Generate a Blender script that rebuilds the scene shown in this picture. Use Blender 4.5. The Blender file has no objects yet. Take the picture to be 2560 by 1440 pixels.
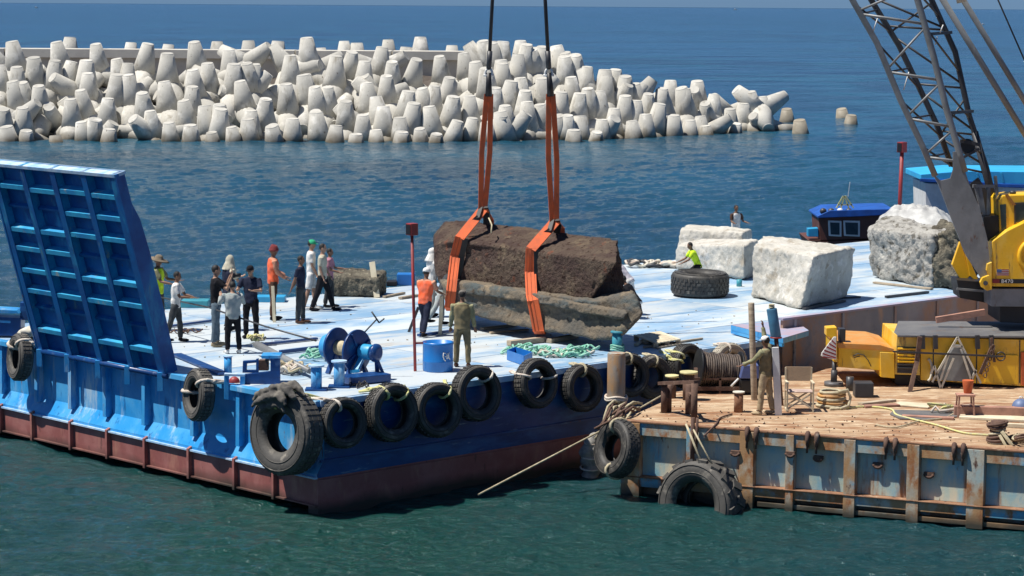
import bpy, math, random
import numpy as np
from mathutils import Vector, Matrix, noise
random.seed(7)
SC = bpy.context.scene
COL = SC.collection
PI = math.pi

# ---------------------------------------------------------------- camera
F = 6115.0; CH = 10.3                       # focal length in photo pixels (2560 wide), camera height
TH = math.atan(706.5 / F); PH = math.atan(17 / 2560)
_u0 = Vector((0, math.sin(TH), math.cos(TH))); FW = Vector((0, math.cos(TH), -math.sin(TH)))
RT = Vector((1, 0, 0)) * math.cos(PH) + _u0 * math.sin(PH)
UP = Vector((1, 0, 0)) * -math.sin(PH) + _u0 * math.cos(PH)
cd = bpy.data.cameras.new('camera'); cam = bpy.data.objects.new('camera', cd); COL.objects.link(cam)
cd.sensor_width = 36; cd.lens = 36 * F / 2560; cd.clip_start = 1; cd.clip_end = 30000
cam.matrix_world = Matrix((( RT.x, UP.x, -FW.x, 0), (RT.y, UP.y, -FW.y, 0), (RT.z, UP.z, -FW.z, CH), (0, 0, 0, 1)))
SC.camera = cam
# ---------------------------------------------------------------- light
SUN_EL = math.radians(64); SUN_DIR = Vector((-0.98, -0.20, 0)).normalized()
w = bpy.data.worlds.new('World'); SC.world = w; w.use_nodes = True
nt = w.node_tree; nt.nodes.clear()
sky = nt.nodes.new('ShaderNodeTexSky'); sky.sky_type = 'NISHITA'; sky.sun_disc = False
sky.sun_elevation = SUN_EL; sky.sun_rotation = math.atan2(SUN_DIR.x, SUN_DIR.y)
sky.air_density = 1.0; sky.dust_density = 0.0; sky.ozone_density = 3.0
tint = nt.nodes.new('ShaderNodeMix'); tint.data_type = 'RGBA'; tint.blend_type = 'MULTIPLY'; tint.inputs[0].default_value = 1; tint.inputs[7].default_value = (.46, .74, 1.30, 1)
_g = nt.nodes.new('ShaderNodeTexCoord'); _s = nt.nodes.new('ShaderNodeSeparateXYZ'); nt.links.new(_g.outputs['Generated'], _s.inputs[0])
_r = nt.nodes.new('ShaderNodeMapRange'); _r.inputs[1].default_value = 0.0; _r.inputs[2].default_value = .30; nt.links.new(_s.outputs[2], _r.inputs[0])
_m = nt.nodes.new('ShaderNodeMix'); _m.data_type = 'RGBA'; nt.links.new(_r.outputs[0], _m.inputs[0]); _m.inputs[6].default_value = (.27, .52, 1.18, 1); _m.inputs[7].default_value = (.80, .90, 1.04, 1); nt.links.new(_m.outputs[2], tint.inputs[7])
bg = nt.nodes.new('ShaderNodeBackground'); bg.inputs['Strength'].default_value = 0.05
wo = nt.nodes.new('ShaderNodeOutputWorld')
nt.links.new(sky.outputs[0], tint.inputs[6]); nt.links.new(tint.outputs[2], bg.inputs[0]); nt.links.new(bg.outputs[0], wo.inputs[0])
sd = bpy.data.lights.new('sun', 'SUN'); sd.energy = 5.0; sd.angle = math.radians(0.53); sd.color = (1.0, 0.95, 0.87)
so = bpy.data.objects.new('sun', sd); COL.objects.link(so)
tosun = Vector((SUN_DIR.x * math.cos(SUN_EL), SUN_DIR.y * math.cos(SUN_EL), math.sin(SUN_EL)))
so.rotation_euler = tosun.to_track_quat('Z', 'Y').to_euler(); so.location = (0, 0, 60)
SC.view_settings.view_transform = 'Standard'; SC.view_settings.look = 'None'
SC.view_settings.exposure = 0.42; SC.view_settings.gamma = 1; SC.view_settings.use_curve_mapping = False

# ---------------------------------------------------------------- placing helpers
def ray(px, py): return RT * ((px - 1280) / F) + UP * ((720 - py) / F) + FW
CAM = Vector((0, 0, CH))
def P(px, py, z):                             # point of the level z seen at a photo pixel
    d = ray(px, py); return CAM + d * ((z - CH) / d.z)
def PD(px, py, Y):                            # point at distance Y
    d = ray(px, py); return CAM + d * (Y / d.y)
def proj(p):
    q = Vector(p) - CAM; z = q.dot(FW)
    return 1280 + F * q.dot(RT) / z, 720 - F * q.dot(UP) / z
def on(px, py, p0, n):                        # ray on a plane
    d = ray(px, py); p0 = Vector(p0); n = Vector(n)
    return CAM + d * ((p0 - CAM).dot(n) / d.dot(n))
O = Vector((-3.92, 49.06, 0)); BU = Vector((.725, .689, 0)).normalized(); BV = Vector((-BU.y, BU.x, 0))
def B(a, b, z): return O + BU * a + BV * b + Vector((0, 0, z))
def Bab(p): q = Vector(p) - O; return q.dot(BU), q.dot(BV), q.z
def onb(px, py, b): return on(px, py, B(0, b, 0), BV)
def ona(px, py, a): return on(px, py, B(a, 0, 0), BU)
DK = 2.3                                       # blue deck level
RD = 1.6                                       # rusty deck level
Z = Vector((0, 0, 1))

# ---------------------------------------------------------------- mesh helpers
class MB:
    def __init__(s): s.v = []; s.f = []; s.sm = []; s.mi = []; s.cm = 0
    def add(s, vs, fs, smooth=False):
        n = len(s.v); s.v += [tuple(x) for x in vs]
        for f in fs: s.f.append(tuple(i + n for i in f)); s.sm.append(smooth); s.mi.append(s.cm)
        return s
    def hexa(s, c):                           # 4 bottom then 4 top corners
        return s.add(c, [(3, 2, 1, 0), (4, 5, 6, 7), (0, 1, 5, 4), (1, 2, 6, 5), (2, 3, 7, 6), (3, 0, 4, 7)])
    def box(s, c, d, R=None):
        c = Vector(c); o = []
        for z in (-.5, .5):
            for x, y in ((-.5, -.5), (.5, -.5), (.5, .5), (-.5, .5)):
                q = Vector((x * d[0], y * d[1], z * d[2])); o.append(c + (R @ q if R else q))
        return s.hexa(o)
    def beam(s, p0, p1, w, h=None, up=Z):
        p0 = Vector(p0); p1 = Vector(p1); h = h or w; d = (p1 - p0).normalized()
        up = Vector(up)
        if abs(d.dot(up)) > .99: up = Vector((0, 1, 0))
        x = d.cross(up).normalized() * w / 2; y = x.cross(d).normalized() * h / 2
        return s.hexa([p0 - x - y, p0 + x - y, p0 + x + y, p0 - x + y, p1 - x - y, p1 + x - y, p1 + x + y, p1 - x + y])
    def bbeam(s, a0, b0, z0, a1, b1, z1):      # box in barge axes
        return s.hexa([B(a0, b0, z0), B(a1, b0, z0), B(a1, b1, z0), B(a0, b1, z0), B(a0, b0, z1), B(a1, b0, z1), B(a1, b1, z1), B(a0, b1, z1)])
    def tube(s, pts, r, seg=8, closed=False, smooth=True, cap=True, flat=None):
        pts = [Vector(p) for p in pts]; n = len(pts); rs = r if isinstance(r, (list, tuple)) else [r] * n
        vs = []; prev = None
        for i, p in enumerate(pts):
            if closed: t = pts[(i + 1) % n] - pts[i - 1]
            else: t = pts[min(i + 1, n - 1)] - pts[max(i - 1, 0)]
            t = t.normalized() if t.length > 1e-9 else Z
            if prev is None: a = t.cross(Z if abs(t.z) < .9 else Vector((1, 0, 0))).normalized()
            else:
                a = prev - t * prev.dot(t)
                a = a.normalized() if a.length > 1e-6 else t.orthogonal().normalized()
            prev = a; b = t.cross(a)
            fx = flat if flat else 1
            for k in range(seg):
                an = 2 * PI * k / seg; vs.append(p + a * math.cos(an) * rs[i] + b * math.sin(an) * rs[i] * fx)
        fs = []
        m = n if closed else n - 1
        for i in range(m):
            j = (i + 1) % n
            for k in range(seg):
                l = (k + 1) % seg; fs.append((i * seg + k, i * seg + l, j * seg + l, j * seg + k))
        if cap and not closed: fs.append(tuple(range(seg))[::-1]); fs.append(tuple((n - 1) * seg + k for k in range(seg)))
        s.add(vs, fs[:m * seg], smooth)
        if cap and not closed:
            base = len(s.v) - len(vs)
            for f in fs[m * seg:]: s.f.append(tuple(i + base for i in f)); s.sm.append(False); s.mi.append(s.cm)
        return s
    def lathe(s, prof, seg=24, mat=None, smooth=True, closed=False):   # prof (r, z) around local z
        mat = mat or Matrix(); vs = []
        for r, z in prof:
            for k in range(seg):
                an = 2 * PI * k / seg; vs.append(mat @ Vector((r * math.cos(an), r * math.sin(an), z)))
        n = len(prof); fs = []
        for i in range(n if closed else n - 1):
            j = (i + 1) % n
            for k in range(seg):
                l = (k + 1) % seg; fs.append((i * seg + k, i * seg + l, j * seg + l, j * seg + k))
        s.add(vs, fs, smooth)
        if not closed:
            b = len(s.v) - len(vs)
            for f in (tuple(range(seg))[::-1], tuple((n - 1) * seg + k for k in range(seg))):
                s.f.append(tuple(i + b for i in f)); s.sm.append(False); s.mi.append(s.cm)
        return s
    def cyl(s, p0, p1, r, seg=16, r1=None):
        p0 = Vector(p0); p1 = Vector(p1)
        return s.tube([p0, p1], [r, r if r1 is None else r1], seg)
    def prism(s, poly, ext):                   # planar polygon of 3D points pushed along ext
        poly = [Vector(p) for p in poly]; ext = Vector(ext); n = len(poly)
        vs = poly + [p + ext for p in poly]
        nrm = sum((poly[i].cross(poly[(i + 1) % n]) for i in range(n)), Vector())
        fs = [tuple(range(n)), tuple(range(n, 2 * n))[::-1]] + [(i, i + n, (i + 1) % n + n, (i + 1) % n) for i in range(n)]
        if nrm.dot(ext) > 0: fs = [f[::-1] for f in fs]
        return s.add(vs, fs)
    def ell(s, c, r, R=None, n=12, m=8):
        c = Vector(c); r = (r, r, r) if isinstance(r, (int, float)) else r; vs = []; fs = []
        for i in range(1, m):
            t = PI * i / m
            for k in range(n):
                a = 2 * PI * k / n; q = Vector((r[0] * math.sin(t) * math.cos(a), r[1] * math.sin(t) * math.sin(a), r[2] * math.cos(t)))
                vs.append(c + (R @ q if R else q))
        top = len(vs); q = Vector((0, 0, r[2])); vs.append(c + (R @ q if R else q)); vs.append(c - (R @ q if R else q))
        for i in range(m - 2):
            for k in range(n): l = (k + 1) % n; fs.append((i * n + k, (i + 1) * n + k, (i + 1) * n + l, i * n + l))
        for k in range(n): l = (k + 1) % n; fs.append((top, k, l)); fs.append((top + 1, (m - 2) * n + l, (m - 2) * n + k))
        return s.add(vs, fs, True)
    def mesh(s, name, off=Vector()):
        me = bpy.data.meshes.new(name); me.from_pydata([(x - off.x, y - off.y, z - off.z) for x, y, z in s.v], [], s.f)
        me.polygons.foreach_set('use_smooth', s.sm); me.polygons.foreach_set('material_index', s.mi); me.update()
        return me
    def build(s, name, mat, parent=None, bev=0, local=False, at=None):
        off = Vector() if local else (worldloc(parent) if parent else (Vector(at) if at is not None else Vector()))
        me = s.mesh(name, off)
        for m in (mat if isinstance(mat, (list, tuple)) else [mat]): me.materials.append(m)
        o = bpy.data.objects.new(name, me); COL.objects.link(o); o.parent = parent
        if parent is None: o.location = off
        if bev:
            md = o.modifiers.new('bevel', 'BEVEL'); md.width = bev; md.segments = 2; md.limit_method = 'ANGLE'; md.angle_limit = 0.7
            md.use_clamp_overlap = True
        return o
def worldloc(o):
    v = Vector()
    while o: v += o.location; o = o.parent
    return v
def tag(o, label=None, cat=None, group=None, kind=None):
    if label: o['label'] = label
    if cat: o['category'] = cat
    if group: o['group'] = group
    if kind: o['kind'] = kind
    return o
def thing(name, label, cat, loc=(0, 0, 0), group=None):
    o = bpy.data.objects.new(name, None); COL.objects.link(o); o.location = loc; o.empty_display_size = .1
    return tag(o, label, cat, group)
def remesh(mb, vox, disp=None, smooth=True, off=None):     # union of closed shells -> one skin, displaced by disp(p, n)
    me = mb.mesh('tmp', off or Vector()); o = bpy.data.objects.new('tmp', me); COL.objects.link(o)
    md = o.modifiers.new('r', 'REMESH'); md.mode = 'VOXEL'; md.voxel_size = vox
    dg = bpy.context.evaluated_depsgraph_get(); dg.update()
    m2 = bpy.data.meshes.new_from_object(o.evaluated_get(dg), depsgraph=dg)
    bpy.data.objects.remove(o); bpy.data.meshes.remove(me); m2.materials.clear()
    if disp:
        n = len(m2.vertices); no = [v.normal.copy() for v in m2.vertices]
        for v, q in zip(m2.vertices, no): v.co += q * disp(v.co, q)
    m2.polygons.foreach_set('use_smooth', [smooth] * len(m2.polygons)); m2.update()
    return m2
def put(me, name, mat, parent=None, loc=None):
    me.name = name; me.materials.append(mat)
    o = bpy.data.objects.new(name, me); COL.objects.link(o); o.parent = parent
    if loc is not None: o.location = loc
    return o
def fbm(p, o=4, sc=1.0):
    s = 0; a = 1; q = Vector(p) * sc
    for i in range(o): s += a * noise.noise(q); q = q * 2.03; a *= .5
    return s

# ---------------------------------------------------------------- materials
def M(name, col, rough=.6, metal=0, col2=None, scale=2.5, stretch=(1, 1, 1), lo=.38, hi=.65, layers=(), bump=.15, bscale=25, rnd=0, spec=.5, bdist=.02):
    m = bpy.data.materials.new(name); m.use_nodes = True; t = m.node_tree; N = t.nodes; L = t.links
    b = N['Principled BSDF']; b.inputs['Roughness'].default_value = rough; b.inputs['Metallic'].default_value = metal
    b.inputs['Specular IOR Level'].default_value = spec
    tc = N.new('ShaderNodeTexCoord'); oi = N.new('ShaderNodeObjectInfo')
    ml = N.new('ShaderNodeVectorMath'); ml.operation = 'MULTIPLY_ADD'
    L.new(oi.outputs['Random'], ml.inputs[0]); ml.inputs[1].default_value = (37, 53, 29); L.new(tc.outputs['Object'], ml.inputs[2])
    def nz(sc, st, det=6, ro=.6):
        mp = N.new('ShaderNodeMapping'); mp.inputs['Scale'].default_value = st; L.new(ml.outputs[0], mp.inputs[0])
        x = N.new('ShaderNodeTexNoise'); x.inputs['Scale'].default_value = sc; x.inputs['Detail'].default_value = det; x.inputs['Roughness'].default_value = ro
        L.new(mp.outputs[0], x.inputs['Vector']); return x
    def mix(fac, a, c):
        x = N.new('ShaderNodeMix'); x.data_type = 'RGBA'; L.new(fac, x.inputs[0])
        if isinstance(a, tuple): x.inputs[6].default_value = a + (1,)
        else: L.new(a, x.inputs[6])
        x.inputs[7].default_value = c + (1,); return x.outputs[2]
    def mr(src, a, c):
        x = N.new('ShaderNodeMapRange'); x.inputs[1].default_value = a; x.inputs[2].default_value = c; x.interpolation_type = 'SMOOTHSTEP'; L.new(src, x.inputs[0]); return x.outputs[0]
    col2 = col2 or tuple(c * .72 for c in col)
    n1 = nz(scale, stretch); out = mix(mr(n1.outputs[0], lo, hi), col, col2)
    fine = nz(scale * 9, stretch, 4); out = mix(mr(fine.outputs[0], .55, .95), out, tuple(c * .6 for c in col))
    for lc, ls, l0, l1, lst in layers:
        x = nz(ls, lst, 7, .65); out = mix(mr(x.outputs[0], l0 - .035, l1 - .03), out, lc)
    if rnd:
        hs = N.new('ShaderNodeHueSaturation'); L.new(out, hs.inputs['Color'])
        x = N.new('ShaderNodeMapRange'); L.new(oi.outputs['Random'], x.inputs[0]); x.inputs[3].default_value = 1 - rnd; x.inputs[4].default_value = 1 + rnd
        L.new(x.outputs[0], hs.inputs['Value']); out = hs.outputs[0]
    L.new(out, b.inputs['Base Color'])
    rn = mr(n1.outputs[0], 0, 1); mm = N.new('ShaderNodeMath'); mm.operation = 'MULTIPLY_ADD'; L.new(rn, mm.inputs[0]); mm.inputs[1].default_value = .2; mm.inputs[2].default_value = max(0, rough - .1); L.new(mm.outputs[0], b.inputs['Roughness'])
    if bump:
        x = nz(bscale, (1, 1, 1), 5); bp = N.new('ShaderNodeBump'); bp.inputs['Strength'].default_value = bump; bp.inputs['Distance'].default_value = bdist
        L.new(x.outputs[0], bp.inputs['Height']); L.new(bp.outputs[0], b.inputs['Normal'])
    return m
RUST = (.16, .055, .02); RUSTL = (.33, .13, .045)
m_deck = M('deck_paint', (.20, .35, .52), .5, col2=(.28, .42, .56), scale=.6, stretch=(.6, 1.5, 1), layers=[((.52, .57, .59), .45, .46, .64, (.5, 1.4, 1)), ((.20, .37, .58), .9, .60, .75, (.5, 1.6, 1)), ((.44, .42, .38), .7, .60, .74, (.6, 1.5, 1)), ((.36, .30, .24), 2.6, .66, .78, (.4, 2, 1)), ((.52, .56, .57), 3.5, .58, .72, (.35, 2.2, 1)), ((.16, .12, .09), 7, .70, .78, (1, 1, 1))], bump=.12, rnd=.07)
m_blue = M('hull_shaded_blue', (.006, .06, .22), .42, col2=(.005, .045, .16), scale=1.2, layers=[((.02, .12, .30), 1.5, .5, .72, (.4, .4, 1.5)), ((.16, .26, .36), 5, .64, .78, (.3, .3, 2)), (RUST, 4, .68, .76, (1, 1, .25))], bump=.08)  # hull blue darkened, the side's shade is put into the colour
m_blueL = M('hull_sunlit_blue', (.022, .26, .60), .38, col2=(.07, .34, .64), scale=1.5, layers=[((.42, .54, .62), 2.5, .56, .74, (1, 1, .18)), ((.012, .12, .34), 3.5, .62, .72, (1, 1, .3)), (RUST, 5, .67, .75, (1, 1, .25))], bump=.08)  # same hull blue made lighter, sunlight on the bow put into the colour
m_ramp = M('ramp_blue_paint', (.007, .12, .36), .42, col2=(.008, .07, .25), scale=1.4, layers=[((.03, .26, .46), 2.2, .58, .75, (1, 1, .3)), ((.10, .20, .28), 6, .64, .76, (1, 1, .2)), (RUST, 5, .68, .76, (1, 1, .4))], bump=.08)
m_ledge = M('ramp_sunlit_blue', (.045, .38, .62), .4, col2=(.025, .25, .52), scale=2, bump=.08, layers=[((.35, .42, .42), 3, .62, .75, (1, 1, 1))])  # ramp blue brightened, sun on ribs and stringers put into the colour
m_red = M('antifouling_red', (.26, .085, .075), .6, col2=(.33, .13, .115), scale=1.5, layers=[((.36, .16, .12), 2.5, .55, .75, (1, 1, .4)), ((.08, .035, .03), 5, .64, .75, (1, 1, .3))], bump=.1)
m_redpost = M('red_post_paint', (.32, .03, .03), .5, col2=(.22, .03, .03))
m_edge = M('worn_edge_paint', (.50, .62, .74), .5, col2=(.25, .45, .68), scale=4)
m_conc = M('tetrapod_concrete', (.50, .485, .44), .85, col2=(.40, .39, .355), scale=.5, layers=[((.60, .585, .54), .9, .55, .7, (1, 1, 1)), ((.26, .24, .20), 1.3, .58, .78, (1, 1, .35)), ((.20, .18, .15), 5, .66, .74, (1, 1, .5))], bump=.25, bscale=6, rnd=.10, bdist=.05, spec=.2)
m_wet = M('wet_concrete', (.34, .30, .23), .6, col2=(.22, .19, .14), scale=.6, bump=.3, bscale=5, rnd=.12, bdist=.05)
m_wallc = M('wall_concrete', (.60, .57, .50), .85, col2=(.50, .47, .42), scale=.4, bump=.15, bscale=5, spec=.2)
m_rubble = M('rubble', (.075, .06, .05), .9, col2=(.13, .11, .09), scale=.6, bump=.6, bscale=2, bdist=.2)
m_tyre = M('tyre_rubber', (.030, .029, .028), .62, col2=(.06, .056, .05), scale=4, layers=[((.17, .155, .13), 3, .56, .74, (1, 1, 1))], bump=.3, bscale=20)
m_tyreG = M('dusty_tyre_rubber', (.085, .08, .072), .75, col2=(.05, .048, .045), scale=3, layers=[((.22, .20, .17), 3, .55, .72, (1, 1, 1))], bump=.3)
m_tyreW = M('bleached_tyre_rubber', (.42, .38, .31), .8, col2=(.3, .27, .22), scale=3, bump=.3)
m_rope = M('rope', (.50, .44, .30), .9, col2=(.36, .31, .2), scale=10, bump=.5, bscale=80)
m_ropeY = M('yellow_rope', (.62, .60, .22), .9, col2=(.5, .48, .3), scale=10, bump=.4, bscale=80)
m_ropeG = M('green_rope', (.14, .42, .30), .9, col2=(.35, .58, .47), scale=6, bump=.4, bscale=80)
m_ropeW = M('white_rope', (.62, .58, .50), .9, col2=(.5, .4, .33), scale=6, bump=.4, bscale=80)
m_wire = M('wire_rope', (.035, .033, .035), .5, .4, bump=.3, bscale=90)
m_orange = M('orange_webbing', (.68, .12, .03), .8, col2=(.52, .11, .04), scale=3, layers=[((.42, .12, .05), 4, .58, .75, (1, 1, 1))], bump=.3, bscale=60)
m_stitch = M('worn_stitching', (.45, .10, .04), .9, bump=0)
m_brown = M('brown_crusted_stone', (.105, .078, .060), .95, col2=(.07, .048, .042), scale=1.6, layers=[((.15, .115, .08), 2.2, .56, .72, (1, 1, 1)), ((.035, .02, .016), 9, .58, .68, (1, 1, 1)), ((.17, .07, .045), 3, .64, .74, (1, 1, 1))], bump=.9, bscale=14, bdist=.08, spec=.1)
m_slab = M('olive_weathered_stone', (.165, .135, .10), .95, col2=(.12, .11, .095), scale=1.3, layers=[((.085, .10, .10), 1.3, .52, .66, (.5, .5, 1.6)), ((.24, .19, .13), 3, .58, .72, (.6, .6, 1.4)), ((.07, .05, .035), 7, .62, .72, (1, 1, 1))], bump=.7, bscale=12, bdist=.06, spec=.1)
m_white = M('white_limestone', (.53, .51, .46), .95, col2=(.44, .42, .37), scale=1.2, layers=[((.34, .30, .24), 2.6, .56, .72, (1, 1, 1)), ((.62, .60, .56), 3, .58, .7, (1, 1, 1)), ((.22, .19, .15), 12, .64, .72, (1, 1, 1))], bump=.45, bscale=9, bdist=.08, spec=.1)
m_grey = M('grey_rough_stone', (.40, .39, .36), .95, col2=(.28, .27, .25), scale=2, layers=[((.12, .11, .09), 4, .56, .68, (1, 1, 1)), ((.50, .48, .42), 6, .6, .72, (1, 1, 1))], bump=.9, bscale=9, bdist=.1, spec=.1)
m_dark = M('dark_rough_stone', (.17, .155, .12), .95, col2=(.09, .08, .065), scale=3, layers=[((.30, .27, .2), 6, .58, .7, (1, 1, 1))], bump=1, bscale=9, bdist=.12, spec=.1)
m_yel = M('crane_yellow_paint', (.84, .50, .02), .42, col2=(.76, .43, .02), scale=1.5, layers=[((.80, .55, .12), .8, .52, .7, (1, 1, .5)), ((.20, .12, .05), 3.5, .62, .72, (1, 1, .15)), ((.28, .13, .03), 5, .66, .76, (1, 1, .4)), ((.60, .33, .06), 2.5, .62, .8, (1, 1, 1))], bump=.06)
m_oran = M('primer_orange', (.62, .13, .03), .6, col2=(.45, .10, .03))
m_cgrey = M('boom_grey_paint', (.22, .23, .235), .45, col2=(.16, .168, .172), scale=2, layers=[((.26, .26, .25), 3, .6, .75, (1, 1, .3)), ((.13, .06, .035), 5, .65, .75, (1, 1, .4))], bump=.1)
m_cdark = M('dark_steel', (.045, .047, .052), .5, col2=(.03, .03, .035), bump=.1)
m_plate = M('chequer_plate', (.11, .11, .115), .55, col2=(.16, .155, .15), scale=1.2, layers=[((.16, .09, .05), 3, .62, .75, (1, 1, 1))], bump=.2)
m_black = M('black', (.012, .012, .014), .5, bump=0)
m_rustw = M('weathered_coaming_steel', (.30, .33, .37), .6, col2=(.20, .24, .29), scale=.5, layers=[((.36, .24, .17), .45, .46, .60, (1, 1, .8)), ((.42, .32, .24), 2, .60, .76, (1, 1, .25)), ((.05, .09, .17), .8, .60, .72, (1, 1, 1))], bump=.15)
m_rpan = M('teal_rusty_panel', (.44, .52, .44), .6, col2=(.14, .40, .54), scale=1.0, layers=[((.62, .56, .40), 1.6, .48, .66, (1, 1, .25)), ((.34, .16, .07), 2.4, .54, .68, (1, 1, .16)), (RUST, 5, .66, .74, (1, 1, .3))], bump=.15, rnd=.12)
m_rframe = M('rusty_frame_steel', (.52, .46, .35), .65, col2=(.30, .42, .43), scale=1.1, layers=[((.42, .24, .11), 1.1, .42, .58, (1, 1, .6)), ((.12, .36, .50), .7, .58, .68, (1, 1, 1)), (RUSTL, 3, .52, .66, (1, 1, .5)), ((.09, .04, .025), 6, .64, .74, (1, 1, .4))], bump=.2)
m_rust = M('bare_rust', (.20, .095, .05), .85, col2=(.30, .16, .09), scale=3, layers=[((.09, .045, .03), 6, .58, .7, (1, 1, 1)), ((.40, .28, .18), 4, .6, .74, (1, 1, .5))], bump=.3)
m_drust = M('dark_rust', (.085, .045, .032), .85, col2=(.14, .08, .055), scale=5, layers=[((.24, .19, .15), 4, .6, .74, (1, 1, .5))], bump=.3)
m_rdeck = M('sandy_rusty_deck', (.37, .24, .145), .9, col2=(.46, .34, .22), scale=.8, stretch=(.5, 1.6, 1), layers=[((.27, .14, .075), 1.1, .50, .66, (.5, 2, 1)), ((.60, .48, .33), 2.3, .56, .70, (.6, 1.6, 1)), ((.12, .07, .05), 4.0, .58, .70, (.5, 3, 1)), ((.60, .54, .42), 9, .62, .72, (.6, 3, 1))], bump=.4, bscale=14, spec=.15)
m_wood = M('weathered_wood', (.45, .37, .27), .85, col2=(.30, .24, .17), scale=3, stretch=(1, 1, 6), bump=.2, rnd=.2)
m_woodR = M('reddish_wood', (.40, .21, .15), .85, col2=(.28, .15, .11), scale=3, bump=.2, rnd=.15)
m_woodP = M('pale_wood', (.62, .55, .40), .85, col2=(.50, .43, .30), scale=3, bump=.2, rnd=.12)
m_canvas = M('tan_canvas', (.42, .31, .20), .9, col2=(.36, .27, .18), bump=.2)
m_whitep = M('white_paint', (.74, .74, .72), .5, col2=(.62, .62, .6), bump=.05)
m_cream = M('cream_tarp', (.62, .59, .50), .8, col2=(.5, .47, .38), scale=3, bump=.3)
m_tarp = M('grey_tarp', (.36, .36, .35), .6, col2=(.52, .52, .50), scale=3, bump=.3)
m_drum = M('drum_blue_plastic', (.015, .17, .50), .35, col2=(.015, .15, .46), bump=.03)
m_winch = M('winch_blue', (.008, .055, .20), .35, col2=(.006, .04, .15), scale=5, layers=[((.10, .16, .30), 4, .62, .75, (1, 1, 1))], bump=.1)
m_cyan = M('winch_light_blue', (.03, .34, .60), .4, col2=(.03, .28, .52), bump=.1)
m_sky = M('boat_roof_blue', (.04, .42, .74), .5, col2=(.03, .34, .66), scale=.8, bump=.05)
m_royal = M('royal_blue', (.015, .10, .42), .5, bump=.05)
m_bwood = M('boat_brown', (.13, .045, .03), .6, col2=(.09, .035, .025), bump=.1)
m_glass = M('window_glass', (.05, .07, .075), .1, bump=0)
m_teal = M('teal_paint', (.05, .30, .36), .5, col2=(.03, .2, .28), bump=.1)
m_pink = M('faded_pink_deck', (.38, .30, .36), .7, col2=(.28, .33, .46), scale=2, bump=.1)
def cloth(name, c, c2=None): return M(name, c, .9, col2=c2, scale=7, bump=.25, bscale=40, spec=.1)
m_skin = M('skin_brown', (.20, .10, .06), .6, col2=(.17, .085, .05), bump=0)
m_skinL = M('skin_tan', (.36, .21, .14), .6, col2=(.32, .18, .12), bump=0)
m_hair = M('black_hair', (.012, .010, .009), .7, bump=.2)
def waterline(m, lo=-.1, hi=.75, col=(.13, .11, .08), amp=1.2):      # weed and damp at the tide line, fixed to the world's sea level
    t = m.node_tree; N = t.nodes; L = t.links; b = N['Principled BSDF']; src = b.inputs['Base Color'].links[0].from_socket
    g = N.new('ShaderNodeNewGeometry'); sx = N.new('ShaderNodeSeparateXYZ'); L.new(g.outputs['Position'], sx.inputs[0])
    n = N.new('ShaderNodeTexNoise'); n.inputs['Scale'].default_value = .9; n.inputs['Detail'].default_value = 4; L.new(g.outputs['Position'], n.inputs['Vector'])
    a = N.new('ShaderNodeMath'); a.operation = 'MULTIPLY_ADD'; L.new(n.outputs[0], a.inputs[0]); a.inputs[1].default_value = -amp; L.new(sx.outputs[2], a.inputs[2])
    r_ = N.new('ShaderNodeMapRange'); L.new(a.outputs[0], r_.inputs[0]); r_.inputs[1].default_value = lo - amp / 2; r_.inputs[2].default_value = hi - amp / 2; r_.inputs[3].default_value = 1; r_.inputs[4].default_value = 0
    x = N.new('ShaderNodeMix'); x.data_type = 'RGBA'; L.new(r_.outputs[0], x.inputs[0]); L.new(src, x.inputs[6]); x.inputs[7].default_value = col + (1,); L.new(x.outputs[2], b.inputs['Base Color'])
waterline(m_conc); waterline(m_red, .05, .3, (.035, .03, .022), .4); waterline(m_rframe, .02, .3, (.05, .045, .03), .4); waterline(m_wet, -.1, .3)
CL = dict(white=cloth('white_cloth', (.74, .73, .70)), black=cloth('black_cloth', (.018, .018, .022)), navy=cloth('navy_cloth', (.025, .03, .055)),
    khaki=cloth('khaki_cloth', (.23, .19, .11), (.17, .14, .08)), olive=cloth('olive_cloth', (.30, .29, .17)), orange=cloth('orange_vest_cloth', (.80, .13, .05), (.72, .17, .10)),
    salmon=cloth('salmon_cloth', (.62, .30, .20)), grey=cloth('grey_cloth', (.36, .38, .37), (.28, .33, .33)), lgrey=cloth('light_grey_cloth', (.52, .49, .53), (.42, .40, .45)),
    jeans=cloth('faded_jeans', (.13, .18, .22), (.09, .12, .15)), lime=cloth('lime_cloth', (.62, .88, .05)), beige=cloth('beige_cloth', (.50, .47, .37)), brown=cloth('brown_cloth', (.10, .055, .04)),
    maroon=cloth('maroon_cloth', (.22, .05, .05)), pink=cloth('pink_cloth', (.45, .22, .28)), greenw=cloth('green_cap_cloth', (.05, .45, .22)), blue=cloth('blue_cloth', (.10, .16, .36)),
    dkgrey=cloth('charcoal_cloth', (.06, .065, .07)), tan=cloth('tan_trouser_cloth', (.42, .33, .21)), hatfelt=cloth('hat_felt', (.22, .18, .13)), greyhat=cloth('grey_knit', (.20, .18, .16)))

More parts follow.
